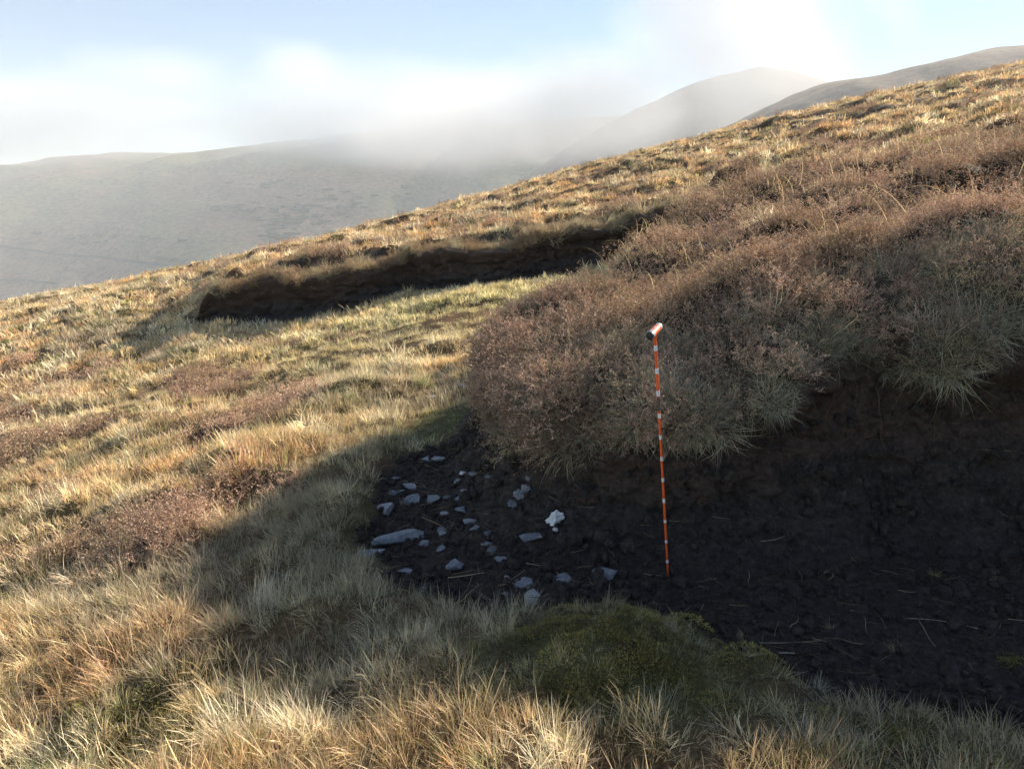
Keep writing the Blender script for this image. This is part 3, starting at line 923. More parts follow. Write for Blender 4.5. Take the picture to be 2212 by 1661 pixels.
dirv = nr * 0.7 + np.array([0, 0, 0.4]) + rng.normal(0, 0.13, (len(x), 3))
scl = rng.lognormal(-0.05, 0.2, len(x))
scatter('heather', lib_heath, np.c_[x, y, z - 0.015], euler_from(dirv, rng.uniform(0, 6.28, len(x))), scl, idx, col)

# ---- turf lips hanging over the two faces
def lip_points(FX, n, f0, f1, x0, x1, power=1.0):
    Xf, Yf, Zf, fr, nrm, s = FX
    rows = np.where((fr > f0) & (fr < f1) & (np.arange(len(fr)) > np.argmax(fr > f0) - 1))[0]
    cols = np.where((Xf[0] > x0) & (Xf[0] < x1))[0]
    i = rows[(len(rows) * rng.random(n) ** power).astype(int)]; j = cols[rng.integers(0, len(cols), n)]
    return np.c_[Xf[i, j], Yf[i, j], Zf[i, j]], nrm[j], fr[i], s[j]

p, no, fr, s = lip_points(NF, 2100, 0.40, 1.0, -1, 4.2)
k_ = fr > near_lip(p[:, 0]) + 0.09 + 0.04 * rng.random(len(fr))
p, no, fr, s = p[k_], no[k_], fr[k_], s[k_]
out = np.c_[no, np.zeros(len(no))]
g = fbm(p[:, 0] * 1.5, 0.0, 150.0, 2)
grassy = np.exp(-(((p[:, 0] - 1.1) / 0.45)) ** 2) * 1.0 + np.exp(-(((p[:, 0] - 2.5) / 0.35)) ** 2) * 0.6
hkeep = rng.random(len(p)) > 0.80 * np.clip(grassy, 0, 1) * sstep(0.95, 0.85, fr)
ph, oh, fh = p[hkeep], out[hkeep], fr[hkeep]
low = sstep(0.85, 0.66, fh)[:, None]
dirv = oh * (0.30 + 0.45 * low) + np.array([0, 0, 1.0]) * (0.9 - 0.45 * low) + rng.normal(0, 0.2, ph.shape)
cl = fbm(ph[:, 0] * 4.5, ph[:, 1] * 4.5, ph[:, 2] * 4.5, 2)
hole = (fbm(ph[:, 0] * 6, ph[:, 1] * 6, ph[:, 2] * 6 + 40, 2) > 0.18) & (rng.random(len(ph)) < 0.75)
ph, dirv, cl = ph[~hole], dirv[~hole], cl[~hole]
col = lerp(HP, HD, sstep(-0.25, 0.3, cl)); col = lerp(col, HG, 0.7 * (rng.random(len(ph)) < 0.2)); col *= rng.uniform(0.75, 1.25, len(ph))[:, None]
scatter('heather_fringe', lib_heath, ph, euler_from(dirv, rng.uniform(0, 6.28, len(ph))), rng.lognormal(-0.35, 0.25, len(ph)), rng.choice([0, 1, 2], len(ph)), col)

lib_hang = library('hanging_grass', [
    tuft(31, 70, 0.10, 0.20, 0.05, 0.0021, 0.5, 1.3, 0.2).build('t', BLADE), tuft(32, 60, 0.10, 0.18, 0.06, 0.0021, 0.6, 1.5, 0.0).build('t', BLADE),
    tuft(33, 40, 0.16, 0.30, 0.05, 0.0024, 0.4, 1.6, 0.3).build('t', BLADE), tuft(34, 80, 0.22, 0.42, 0.16, 0.009, 0.5, 1.4, 0.2).build('t', BLADE)])
p, no, fr, s = lip_points(NF, 3400, 0.36, 1.0, -1, 4.2, 1.0)
k_ = fr > near_lip(p[:, 0]) + 0.02 + 0.05 * rng.random(len(fr))
p, no, fr, s = p[k_], no[k_], fr[k_], s[k_]
out = np.c_[no, np.zeros(len(no))]
grassy = np.exp(-(((p[:, 0] - 1.1) / 0.5)) ** 2) + np.exp(-(((p[:, 0] - 2.5) / 0.4)) ** 2) + 0.22 + 0.5 * (fr < near_lip(p[:, 0]) + 0.14)
k_ = rng.random(len(p)) < np.clip(grassy, 0, 1) * 0.8
p, out, fr = p[k_], out[k_], fr[k_]
low = sstep(0.85, 0.62, fr)[:, None]
dirv = out * (0.5 + 0.6 * low) + np.array([0, 0, 1.0]) * (0.8 - 1.0 * low) + rng.normal(0, 0.3, p.shape)
col = lerp((0.50, 0.45, 0.33), (0.36, 0.34, 0.20), rng.random(len(p))); col *= rng.uniform(0.7, 1.25, len(p))[:, None]
scatter('hanging_grass', lib_hang, p, euler_from(dirv, rng.uniform(0, 6.28, len(p))), rng.lognormal(-0.35, 0.3, len(p)), rng.choice([0, 1, 1, 2], len(p)), col)

p, no, fr, s = lip_points(FF, 2200, 0.62, 1.0, -9, 4.2, 0.7)
k_ = fr > far_lip(p[:, 0]) + 0.02
p, no, fr, s = p[k_], no[k_], fr[k_], s[k_]
out = np.c_[no, np.zeros(len(no))]
low = sstep(0.9, 0.62, fr)[:, None]
dirv = out * (0.5 + 0.5 * low) + np.array([0, 0, 1.0]) * (0.8 - 1.0 * low) + rng.normal(0, 0.25, p.shape)
col = lerp((0.46, 0.38, 0.24), (0.40, 0.27, 0.15), sstep(-0.1, 0.4, fbm(p[:, 0] / 1.2, 0.0, 160.0, 2)))
col *= rng.uniform(0.75, 1.2, len(p))[:, None]
scatter('far_hanging_grass', lib_hang, p, euler_from(dirv, rng.uniform(0, 6.28, len(p))), rng.lognormal(-1.0, 0.4, len(p)), np.full(len(p), 3), col)

p, no, fr, s = lip_points(FF, 1000, 0.7, 1.0, -9, 4.2, 0.9)
k_ = (fr > far_lip(p[:, 0]) + 0.03) & (fbm(p[:, 0] * 0.9, 0.0, 410.0, 2) > -0.1)
p, no, fr = p[k_], no[k_], fr[k_]
dirv = np.c_[no * 0.5, np.full(len(p), 0.7)] + rng.normal(0, 0.25, p.shape)
col = lerp(HB, HD, rng.random(len(p))); col = lerp(col, (0.42, 0.27, 0.13), 0.6 * rng.random(len(p)))
scatter('far_heather_fringe', lib_heath, p, euler_from(dirv, rng.uniform(0, 6.28, len(p))), rng.lognormal(-0.75, 0.4, len(p)), rng.choice([5, 6], len(p)), col)

# ---- bent golden stems among the heather
lib_stem = library('bent_stem', [stems(41 + i, 2, 0.30, 0.0032).build('s', BLADE) for i in range(4)])
x, y = wedge([(3.8, 7, 26, 0.8), (7, 12, 22, 0.8)])
z, d, pos, S = height(x, y, True, True)
keep = (S > 0.95) & (fbm(x / 1.5, y / 1.5, 170.0, 2) > -0.25)
x, y, z = x[keep], y[keep], z[keep]
col = lerp(STRAW, (0.60, 0.50, 0.26), rng.random(len(x)))
scatter('bent_stems', lib_stem, np.c_[x, y, z + 0.05], np.c_[rng.normal(0, 0.2, (len(x), 2)), rng.normal(0, 0.6, len(x))], rng.uniform(0.8, 1.4, len(x)), rng.integers(0, 4, len(x)), col)

# ---- moss
lib_moss = library('moss_cushion', [moss(51 + i, 260, 0.055, 0.026, 0.0062).build('m', MOSS) for i in range(4)])
x, y = wedge([(1.2, 3.4, 420, 1.0), (3.4, 7, 60, 0.8)])
z, d, pos, S = height(x, y, True, True)
b = bare_mask(x, y)
w = np.maximum(hummock(x, y) * 0.9, 0.5 * sstep(0.25, 0.6, fbm(x / 1.1, y / 1.1, 31.0, 3)))
edge = b * sstep(1.2, 1.6, x) * sstep(2.6, 2.2, y) * sstep(0.25, 0.45, fbm(x / 0.3, y / 0.3, 180.0, 2))
keep = (rng.random(len(x)) < np.maximum(1.2 * w * (1 - b) * (0.45 + 0.55 * (fbm(x * 5, y * 5, 333.0, 2) > 0.0)), edge)) & (S < 0.1)
x, y, z = x[keep], y[keep], z[keep]
col = lerp((0.34, 0.29, 0.09), (0.18, 0.155, 0.052), rng.random(len(x))); col = lerp(col, (0.13, 0.09, 0.05), (rng.random(len(x)) < 0.2) * 1.0)
scatter('moss', lib_moss, np.c_[x, y, z - 0.003], euler_from(normals(x, y), rng.uniform(0, 6.28, len(x))), rng.lognormal(0, 0.25, len(x)), rng.integers(0, 4, len(x)), col)

# ---- crumbs of peat and dead straw on the bare floor
lib_crumb = library('peat_crumb', [crumb(i) for i in range(5)])
x, y = wedge([(1.8, 5.2, 1500, 0.85)])
z, d, pos, S = height(x, y, True, True)
b = bare_mask(x, y)
keep = (b > 0.6) & (d > 0.02) & (rng.random(len(x)) < 0.35 + 0.6 * sstep(-0.1, 0.4, fbm(x * 2.2, y * 2.2, 190.0, 2)))
x, y, z, d = x[keep], y[keep], z[keep], d[keep]
sz = 0.0075 * rng.lognormal(0.2, 0.65, len(x)); sz = np.minimum(sz, 0.04)
lift = 0.0
# on the sloping skirt at the foot of the face the crumbs lie on the face itself
Xf, Yf, Zf, frr, _, _ = NF
low_rows = frr < 0.5
fx, fy, fz = Xf[low_rows].ravel(), Yf[low_rows].ravel(), Zf[low_rows].ravel()
key = {}
for kx, ky, kz in zip(np.round(fx / 0.04).astype(int), np.round(fy / 0.04).astype(int), fz):
    key[(kx, ky)] = max(kz, key.get((kx, ky), -9))
zz = np.array([max(zv, key.get((int(round(xv / 0.04)), int(round(yv / 0.04))), -9)) for xv, yv, zv in zip(x, y, z)])
scatter('peat_crumbs', lib_crumb, np.c_[x, y, zz + 0.25 * sz], rng.uniform(0, 6.28, (len(x), 3)), sz, rng.integers(0, 5, len(x)), np.ones((len(x), 3)))

lib_straw = library('dead_straw', [straw(61 + i, 0.09 + 0.012 * i, 0.0022) for i in range(0)] + [straw(61 + i, 0.07 + 0.015 * i, 0.0021).build('s', BLADE) for i in range(6)])
x, y = wedge([(1.8, 5.2, 330, 0.85)])
z, d, pos, S = height(x, y, True, True)
b = bare_mask(x, y)
keep = (b > 0.4) & (d > 0.0) & (rng.random(len(x)) < 0.28 + 0.72 * sstep(0.6, -0.1, x))
x, y, z = x[keep], y[keep], z[keep]
zz = np.array([max(zv, key.get((int(round(xv / 0.04)), int(round(yv / 0.04))), -9)) for xv, yv, zv in zip(x, y, z)])
col = lerp((0.10, 0.065, 0.04), (0.46, 0.37, 0.22), rng.random(len(x)) ** 2.2)
scatter('dead_straw', lib_straw, np.c_[x, y, zz + 0.008], np.c_[rng.normal(0, 0.15, (len(x), 2)), rng.uniform(0, 6.28, len(x))], rng.lognormal(-0.2, 0.4, len(x)), rng.integers(0, 6, len(x)), col)
# ------------------------------------------------------------------ ground incl. the sloping foot of the near face
GX0, GY0, GS = -1.0, 2.4, 0.03
_sk = np.full((220, 220), -9.0)
ii = np.round((fx - GX0) / GS).astype(int); jj = np.round((fy - GY0) / GS).astype(int)
ok = (ii >= 0) & (ii < 220) & (jj >= 0) & (jj < 220)
np.maximum.at(_sk, (ii[ok], jj[ok]), fz[ok])
def floor_h(x, y):
    x = np.asarray(x, float); y = np.asarray(y, float)
    i = np.clip(np.round((x - GX0) / GS).astype(int), 0, 219); j = np.clip(np.round((y - GY0) / GS).astype(int), 0, 219)
    return np.maximum(height(x, y), _sk[i, j])

# ------------------------------------------------------------------ stones
def slate_mat(name, a, b, c):
    k = NT(name)
    tc = k.n('ShaderNodeTexCoord')
    v = tc.outputs['Object']
    n = k.noise(22, 6, 0.65, v, 0.4); f = k.noise(120, 4, 0.7, v)
    col = k.ramp(n, [(0.3, a), (0.52, b), (0.75, c)])
    col = k.mix(k.ramp(f, [(0.3, (0.6, 0.6, 0.6)), (0.5, (0, 0, 0))]), col, (0.09, 0.09, 0.095))
    lich = k.noise(45, 4, 0.6, v, 1.0)
    col = k.mix(k.ramp(lich, [(0.62, (0, 0, 0)), (0.68, (0.7, 0.7, 0.7))]), col, (0.58, 0.58, 0.55))
    k.base(col, 0.72, 0.35)
    k.bump(k.math('ADD', k.noise(70, 5, 0.7, v), k.math('MULTIPLY', n, 1.2)), 0.6, 0.006)
    return k.m
SLATE = slate_mat('blue_grey_slate', (0.12, 0.135, 0.155), (0.19, 0.21, 0.235), (0.29, 0.31, 0.33))
PALE_ST = slate_mat('pale_stone', (0.20, 0.215, 0.23), (0.29, 0.305, 0.32), (0.40, 0.41, 0.42))
QUARTZ = slate_mat('white_quartz', (0.62, 0.62, 0.61), (0.78, 0.78, 0.78), (0.85, 0.85, 0.85))
WETST = slate_mat('damp_dark_slate', (0.06, 0.065, 0.075), (0.10, 0.11, 0.125), (0.17, 0.18, 0.20))

def stone_mesh(seed, sx, sy, sz, cuts=15, rough=0.07):
    r = np.random.default_rng(seed)
    bm = bmesh.new()
    bmesh.ops.create_icosphere(bm, subdivisions=4, radius=1)
    co = np.array([v.co[:] for v in bm.verts])
    for i in range(cuts):                                   # split faces: flat cleavage planes
        n = r.normal(0, 1, 3); n[2] *= 0.5; n /= np.linalg.norm(n); k = r.uniform(0.38, 0.72)
        dd = co @ n
        co = co - np.maximum(dd - k, 0)[:, None] * n[None] * 0.99
    top = r.uniform(0.35, 0.6); tn = np.array([r.normal(0, 0.12), r.normal(0, 0.12), 1]); tn /= np.linalg.norm(tn)
    co = co - np.maximum(co @ tn - top, 0)[:, None] * tn[None] * 0.93
    n = fbm(co[:, 0] * 2.2 + seed, co[:, 1] * 2.2, co[:, 2] * 3, 4)
    co = co * (1 + rough * n)[:, None]
    co = co / np.abs(co).max(0)[None] * np.array([sx, sy, sz])[None] / 2
    me = bpy.data.meshes.new('stone')
    for v, c in zip(bm.verts, co): v.co = c
    bm.to_mesh(me); bm.free()
    me.polygons.foreach_set('use_smooth', [False] * len(me.polygons))
    return me

def z3(X, Y):
    return (800 + X / 2.3733) * 0.8848, (850 + Y / 2.3733) * 0.8848

# place in the close-up of the hollow (x, y, width, height there), yaw, tilt, material, label
STONES = [
 (615, 648, 118, 46, -5, 4, PALE_ST, 'flat pale grey stone lying alone on dark peat below the green grass patch'),
 (388, 763, 54, 30, 10, 0, SLATE, 'small grey stone nearest the grass at the upper left of the peat'),
 (478, 806, 84, 34, -18, 8, PALE_ST, 'pale wedge-shaped stone just above the squarish grey block'),
 (393, 843, 88, 26, 4, 0, SLATE, 'thin grey sliver of slate left of the squarish grey block'),
 (498, 882, 92, 78, 20, 10, SLATE, 'squarish grey block standing beside the small pale grass tuft'),
 (328, 940, 116, 90, 15, 6, PALE_ST, 'large pale blue-grey stone at the left edge of the bare peat'),
 (430, 1105, 292, 96, 14, 6, SLATE, 'longest slab of slate, lying slantwise at the left of the peat'),
 (262, 1196, 135, 60, 8, 3, SLATE, 'flat slab half sunk in grass just below the longest slab'),
 (455, 1302, 92, 50, 12, 5, SLATE, 'grey stone among grass below the longest slab'),
 (750, 780, 46, 56, 60, 25, PALE_ST, 'small pale stone tilted on edge near the top of the stone scatter'),
 (783, 731, 32, 24, 10, 0, QUARTZ, 'tiny white pebble above the small tilted pale stone'),
 (845, 735, 60, 24, -10, 4, SLATE, 'flat grey pebble right of the tiny white pebble'),
 (930, 755, 40, 18, -8, 0, SLATE, 'small sliver at the upper right of the stone scatter'),
 (792, 833, 42, 22, 5, 0, PALE_ST, 'small pale chip below the small tilted pale stone'),
 (772, 879, 72, 38, 20, 6, SLATE, 'rounded blue-grey stone in the middle of the stone scatter'),
 (612, 884, 74, 44, -20, 6, SLATE, 'low grey stone right of the squarish grey block'),
 (700, 872, 52, 30, 15, 0, WETST, 'dark damp pebble between two grey stones in mid scatter'),
 (775, 947, 66, 32, -16, 6, SLATE, 'grey oval stone below the rounded blue-grey stone'),
 (673, 965, 50, 27, 0, 4, PALE_ST, 'small pale stone left of the grey oval stone'),
 (815, 1010, 92, 40, 6, 4, PALE_ST, 'flat pale slab right of centre in the stone scatter'),
 (850, 1053, 54, 40, -10, 6, SLATE, 'round grey stone touching the underside of the flat pale slab'),
 (655, 1061, 50, 30, -12, 4, SLATE, 'grey pebble, upper of two lying right of the longest slab'),
 (658, 1088, 56, 24, 8, 0, PALE_ST, 'pale pebble, lower of two lying right of the longest slab'),
 (562, 1141, 62, 36, 8, 0, SLATE, 'stubby grey stone at the right end of the longest slab'),
 (655, 1173, 48, 34, 40, 14, SLATE, 'narrow tilted chip of slate below the pair of pebbles'),
 (918, 1146, 62, 28, 14, 4, SLATE, 'thin grey flake right of centre below the round grey stone'),
 (930, 1082, 44, 40, 30, 6, WETST, 'damp dark stone between the round grey stone and the thin flake'),
 (952, 1182, 66, 42, 20, 4, WETST, 'damp dark slab just below the thin grey flake'),
 (1190, 1103, 136, 52, 6, 5, SLATE, 'oval grey stone below the white quartz lump'),
 (745, 1272, 112, 58, 22, 8, SLATE, 'slanting thin slate with grass over it in the lower stone scatter'),
 (1008, 1238, 72, 40, -10, 4, SLATE, 'broken grey stone below the oval grey stone, to its left'),
 (1148, 1368, 122, 66, -14, 6, SLATE, 'broad flat slate touching the brightest stone of the front pair'),
 (1178, 1452, 114, 84, 30, 12, PALE_ST, 'brightest pale stone at the front edge, beside the mossy hummock'),
 (1362, 1347, 86, 74, 35, 14, SLATE, 'peaked grey stone left of the oval tilted stone'),
 (1600, 1314, 122, 84, -28, 16, SLATE, 'oval tilted blue-grey stone nearest the foot of the orange probe'),
 (988, 483, 44, 32, -10, 5, SLATE, 'grey pebble under the left end of the heather bank'),
 (958, 437, 36, 20, 10, 0, SLATE, 'smaller pebble at the right edge of the green grass patch'),
 (785, 223, 54, 24, 0, 0, PALE_ST, 'flat pale pebble in grass at the top of the shaded hollow'),
 (604, 289, 40, 32, 10, 5, QUARTZ, 'white pebble on the shaded grass at the shadow edge'),
 (1160, 765, 32, 48, 70, 20, SLATE, 'small grey stone stuck in the peat slope above the crusted stone'),
 (1385, 1112, 118, 78, 40, 30, WETST, 'dark blue slate sloping in the peat right of the oval grey stone'),
 (556, 1402, 40, 34, 10, 4, WETST, 'dark stone in grass at the lower left of the stone scatter'),
 (1035, 1338, 32, 30, 20, 5, PALE_ST, 'tiny pale chip left of the broad flat slate'),
 (1030, 1436, 56, 30, 10, 3, WETST, 'damp dark flake left of the brightest front stone'),
]
for i, (X3, Y3, w, h, yaw, tilt, mat, label) in enumerate(STONES):
    px, py = z3(X3, Y3 + 0.15 * h)
    P = on_ground(px, py, fn=floor_h)
    dep = (P - CAM) @ np.array([0, math.cos(PITCH), -math.sin(PITCH)])
    m = dep / F * 0.8848 / 2.3733
    W, Hh = 1.2 * w * m, 1.2 * h * m
    thick = max(0.5 * Hh, 0.18 * W)
    deep = np.clip((Hh - thick * 0.75) / 0.47, 0.4 * W, 0.9 * W)
    me = stone_mesh(100 + i, W * 1.04, deep, thick * 1.5)
    me.materials.append(mat)
    o = put(bpy.data.objects.new('stone', me))
    o.location = (P[0], P[1] + 0.12 * deep, P[2] + 0.12 * thick + 0.012)
    o.rotation_euler = (math.radians(tilt) * 0.7, math.radians(-tilt) * 0.4, math.radians(yaw))
    tag(o, label, 'stone', 'stones lying on the bare peat')

def lump(name, seed, P, size, mat, rot, rough, label, cat, sub=4, freq=2.4):
    bm = bmesh.new()
    bmesh.ops.create_icosphere(bm, subdivisions=sub, radius=1)
    co = np.array([v.co[:] for v in bm.verts])
    n = fbm(co[:, 0] * freq + seed, co[:, 1] * freq, co[:, 2] * freq, 5, gain=0.6)
    co = co * (1 + rough * n)[:, None] * np.array(size)[None] / 2
    me = bpy.data.meshes.new(name)
    for v, c in zip(bm.verts, co): v.co = c
    bm.to_mesh(me); bm.free()
    me.materials.append(mat)
    o = put(bpy.data.objects.new(name, me))
    o.location = P; o.rotation_euler = rot
    return tag(o, label, cat)

P = on_ground(*z3(1316, 1010), fn=floor_h)
lump('quartz_stone', 5, (P[0], P[1], P[2] + 0.02), (0.062, 0.05, 0.082), QUARTZ, (0.2, 0.5, 0.4), 0.5, 'bright white quartz lump stuck in the peat left of the probe', 'stone', freq=1.7)
P = on_ground(*z3(1318, 1056), fn=floor_h)
lump('quartz_stone', 15, (P[0], P[1], P[2] + 0.004), (0.028, 0.02, 0.024), QUARTZ, (0.2, 0.5, 0.4), 0.4, 'little white chip just under the bright quartz lump', 'stone', freq=1.7)
for q, (X3, Y3, sz, lab) in enumerate([(1148, 815, 0.05, 'upper crusted pale stone on the peat slope left of the quartz'), (1112, 852, 0.062, 'middle crusted pale stone on the peat slope left of the quartz'),
                                  (1072, 905, 0.05, 'lower grey crusted stone on the peat slope left of the quartz')]):
    P = on_ground(*z3(X3, Y3), fn=floor_h)
    lump('crusted_stone', 25 + q, (P[0], P[1], P[2] + 0.004), (sz, sz * 0.8, sz * 0.6), PALE_ST if q < 2 else SLATE, (0.3, 0.2 * q, 0.7), 0.55, lab, 'stone', freq=2.2)

# ------------------------------------------------------------------ things set into the near face
Xf, Yf, Zf, frr, nrmf, sf = NF
def face_at(x, frac, lift=0.0):
    c = np.argmin(np.abs(Xf[np.argmin(np.abs(frr - 0.5))] - x))
    r_ = np.argmin(np.where(np.arange(len(frr)) < len(frr) * 0.8, np.abs(frr - frac), 9))
    return np.array([Xf[r_, c] + lift * nrmf[c, 0], Yf[r_, c] + lift * nrmf[c, 1], Zf[r_, c]])
for q, (xx, fr0, sx, sz, lab) in enumerate([(0.92, 0.30, 0.15, 0.085, 'ragged brown slab of peat jutting from the face right of the probe'),
                                   (0.74, 0.31, 0.075, 0.06, 'small lump of peat bulging from the face behind the probe'),
                                   (0.40, 0.27, 0.16, 0.075, 'brown block of peat sagging from the face left of the probe')]):
    P = face_at(xx, fr0)
    o = lump('peat_clod', 61 + q, P, (sx, 0.09, sz), PEAT, (0.1, 0.15 * (q - 1), 0.2), 0.55, lab, 'peat clod', freq=2.6)
    attr(o, 'layer', np.full(len(o.data.vertices), 0.95)); attr(o, 'turf', np.zeros(len(o.data.vertices)))

def tube(name, pts, rad, mat, sides=6, taper=0.6):
    pts = np.array(pts, float); n = len(pts)
    tg = np.gradient(pts, axis=0); tg /= np.linalg.norm(tg, axis=1)[:, None] + 1e-9
    v, f = [], []
    for i in range(n):
        a = np.cross(tg[i], (0.3, 0.9, 0.2)); a /= np.linalg.norm(a); b_ = np.cross(tg[i], a)
        rr = rad * (1 - taper * i / (n - 1))
        for k in range(sides):
            t = 2 * math.pi * k / sides
            v.append(pts[i] + rr * (a * math.cos(t) + b_ * math.sin(t)))
    for i in range(n - 1):
        for k in range(sides):
            f.append((i * sides + k, i * sides + (k + 1) % sides, (i + 1) * sides + (k + 1) % sides, (i + 1) * sides + k))
    f.append(tuple(range(sides))[::-1]); f.append(tuple((n - 1) * sides + k for k in range(sides)))
    return mesh_obj(name, v, f, mat)
def plain(name, c, rough=0.8, var=0.35, scale=60):
    k = NT(name)
    tc = k.n('ShaderNodeTexCoord')
    n = k.noise(scale, 4, 0.6, tc.outputs['Object'])
    lo_ = tuple(q * (1 - var) for q in c); hi = tuple(min(1, q * (1 + var)) for q in c)
    k.base(k.ramp(n, [(0.3, lo_), (0.7, hi)]), rough, 0.3)
    return k.m
ROOT = plain('root_bark', (0.10, 0.06, 0.045)); DRYSTEM = plain('bleached_stem', (0.36, 0.31, 0.23)); BROWNSTEM = plain('brown_stem', (0.16, 0.11, 0.07))
rr = np.random.default_rng(5)
for xx, f0, f1, rad, dx, lab in [(1.83, 0.60, 0.30, 0.0042, 0.04, 'thickest reddish root hanging down the middle of the peat face'),
                         (1.60, 0.66, 0.42, 0.0030, -0.06, 'thin root slanting down the face left of the thickest root'),
                         (1.49, 0.48, 0.38, 0.0022, 0.03, 'short thin root highest on the peat face right of the probe'),
                         (2.12, 0.56, 0.34, 0.0026, -0.02, 'thin root hanging on the face at the right of the thickest root'),
                         (1.98, 0.62, 0.44, 0.0022, -0.08, 'fine root slanting away right from the thickest root'),
                         (0.20, 0.42, 0.24, 0.0020, 0.02, 'fine root hanging under the left tip of the heather bank')]:
    pts = []
    for t in np.linspace(0, 1, 14):
        p_ = face_at(xx + dx * t + 0.010 * math.sin(9 * t + xx * 7), f0 + (f1 - f0) * t, 0.012 + 0.004 * rr.random())
        pts.append(p_)
    pts = np.array(pts)
    for a_ in range(3): pts[1:-1, a_] = (pts[:-2, a_] + pts[1:-1, a_] * 2 + pts[2:, a_]) / 4
    tag(tube('hanging_root', pts, rad, ROOT), lab, 'root', 'roots hanging on the peat face')

# loose stems on the bare floor: ends in the layout grid, radius, material
for (x0, y0, x1, y1, rad, sag, mat, lab) in [
    (1617, 1424, 1716, 1417, 0.0050, -4, DRYSTEM, 'thick bleached stem lying at the front right of the peat'),
    (1622, 1392, 1770, 1388, 0.0020, 3, DRYSTEM, 'long thin straight stem just behind the thick bleached stem'),
    (1700, 1392, 1868, 1438, 0.0020, -18, BROWNSTEM, 'curved brown stem bowing right of the thick bleached stem'),
    (1955, 1340, 2110, 1362, 0.0022, -6, DRYSTEM, 'longest thin stem on the dark peat at the far right'),
    (1985, 1345, 2020, 1400, 0.0016, 4, DRYSTEM, 'short stem crossing under the longest thin stem'),
    (1835, 1322, 1880, 1330, 0.0020, 2, DRYSTEM, 'short stem forked over dark peat right of the probe foot'),
    (1865, 1325, 1872, 1372, 0.0018, 0, DRYSTEM, 'upright-looking prong of the forked stem right of the probe'),
    (1645, 1173, 1695, 1163, 0.0024, 2, DRYSTEM, 'golden stem at the foot of the face right of the probe'),
    (1390, 1243, 1446, 1247, 0.0016, 2, DRYSTEM, 'thin stem lying right at the foot of the probe'),
    (1395, 1228, 1455, 1222, 0.0016, -9, BROWNSTEM, 'arched brown stem beside the foot of the probe'),
    (1088, 1262, 1132, 1235, 0.0022, 4, DRYSTEM, 'pale bent stem left of the peaked grey stone'),
    (1040, 1130, 1105, 1148, 0.0016, 6, BROWNSTEM, 'brown stem between the flat pale slab and oval stone')]:
    pts = []
    for t in np.linspace(0, 1, 12):
        px = x0 + (x1 - x0) * t + 1.5 * math.sin(7 * t + x0); py = y0 + (y1 - y0) * t + sag * math.sin(math.pi * t)
        P = on_ground(px, py, fn=floor_h)
        pts.append((P[0], P[1], P[2]))
    pts = np.array(pts)
    for _ in range(4): pts[1:-1] = (pts[:-2] + 2 * pts[1:-1] + pts[2:]) / 4
    pts[:, 2] += 0.008 + rad; rad *= 0.7
    tag(tube('dry_stem', pts, rad, mat, taper=0.4), lab, 'stem', 'loose stems on the bare peat')

# ------------------------------------------------------------------ the orange probe
def paint(name, c, rough, spec=0.5, metal=0.0, wear=None):
    k = NT(name)
    tc = k.n('ShaderNodeTexCoord')
    n = k.noise(90, 5, 0.65, tc.outputs['Object'])
    col = k.ramp(n, [(0.3, tuple(q * 0.8 for q in c)), (0.55, c)])
    if wear: col = k.mix(k.ramp(n, [(0.60, (0, 0, 0)), (0.68, (0.6, 0.6, 0.6))]), col, wear)
    k.base(col, rough, spec)
    k.b.inputs['Metallic'].default_value = metal
    k.bump(n, 0.15, 0.001)
    return k.m
ORANGE_P = paint('orange_paint', (0.78, 0.115, 0.018), 0.42, 0.4, wear=(0.42, 0.07, 0.02)); WHITE_T = paint('white_tape', (0.74, 0.76, 0.78), 0.5, 0.4, wear=(0.45, 0.42, 0.38))
STEEL = paint('grey_collar', (0.20, 0.24, 0.28), 0.65, 0.3, 0.0); BLACK = paint('black_rubber', (0.022, 0.023, 0.026), 0.5, 0.4); TAPE = paint('dark_joint', (0.10, 0.075, 0.055), 0.5)
MARK = paint('dark_print', (0.10, 0.03, 0.03), 0.6); WPRINT = paint('white_print', (0.62, 0.55, 0.52), 0.7)

base = on_ground(1443, 1241, fn=floor_h)
v = ray(1414, 715); top = CAM + v * ((base[1] + 0.0 - CAM[1]) / v[1])
axis = Vector(top - base); Lp = axis.length; sc = Lp / 1.143
probe = put(bpy.data.objects.new('peat_probe', None))
probe.location = base
q = axis.to_track_quat('Z', 'Y')
probe.rotation_euler = q.to_euler()
probe.empty_display_size = 0.1
tag(probe, 'orange T-handled probe rod with white bands standing against the peat face', 'probe')
def lathe(name, prof, mat, parent, sides=28, rot=None, loc=(0, 0, 0)):
    v_, f_ = [], []
    for r_, z_ in prof:
        for k in range(sides):
            t = 2 * math.pi * k / sides
            v_.append((r_ * math.cos(t), r_ * math.sin(t), z_))
    n_ = len(prof)
    for i in range(n_ - 1):
        for k in range(sides):
            f_.append((i * sides + k, i * sides + (k + 1) % sides, (i + 1) * sides + (k + 1) % sides, (i + 1) * sides + k))
    f_.append(tuple(range(sides))[::-1]); f_.append(tuple((n_ - 1) * sides + k for k in range(sides)))
    o = mesh_obj(name, v_, f_, mat, parent)
    me = o.data
    for e in me.edges: pass
    o.location = loc
    if rot is not None: o.rotation_euler = rot
    md = o.modifiers.new('edges', 'EDGE_SPLIT'); md.split_angle = math.radians(40)
    return o
shaft = lathe('shaft', [(0.0012, -0.05), (0.0048, -0.01), (0.0050, 0.10), (0.0056, 0.768 * sc), (0.0066, 0.785 * sc), (0.0066, 0.86 * sc), (0.0062, 0.862 * sc), (0.0065, Lp)], ORANGE_P, probe)
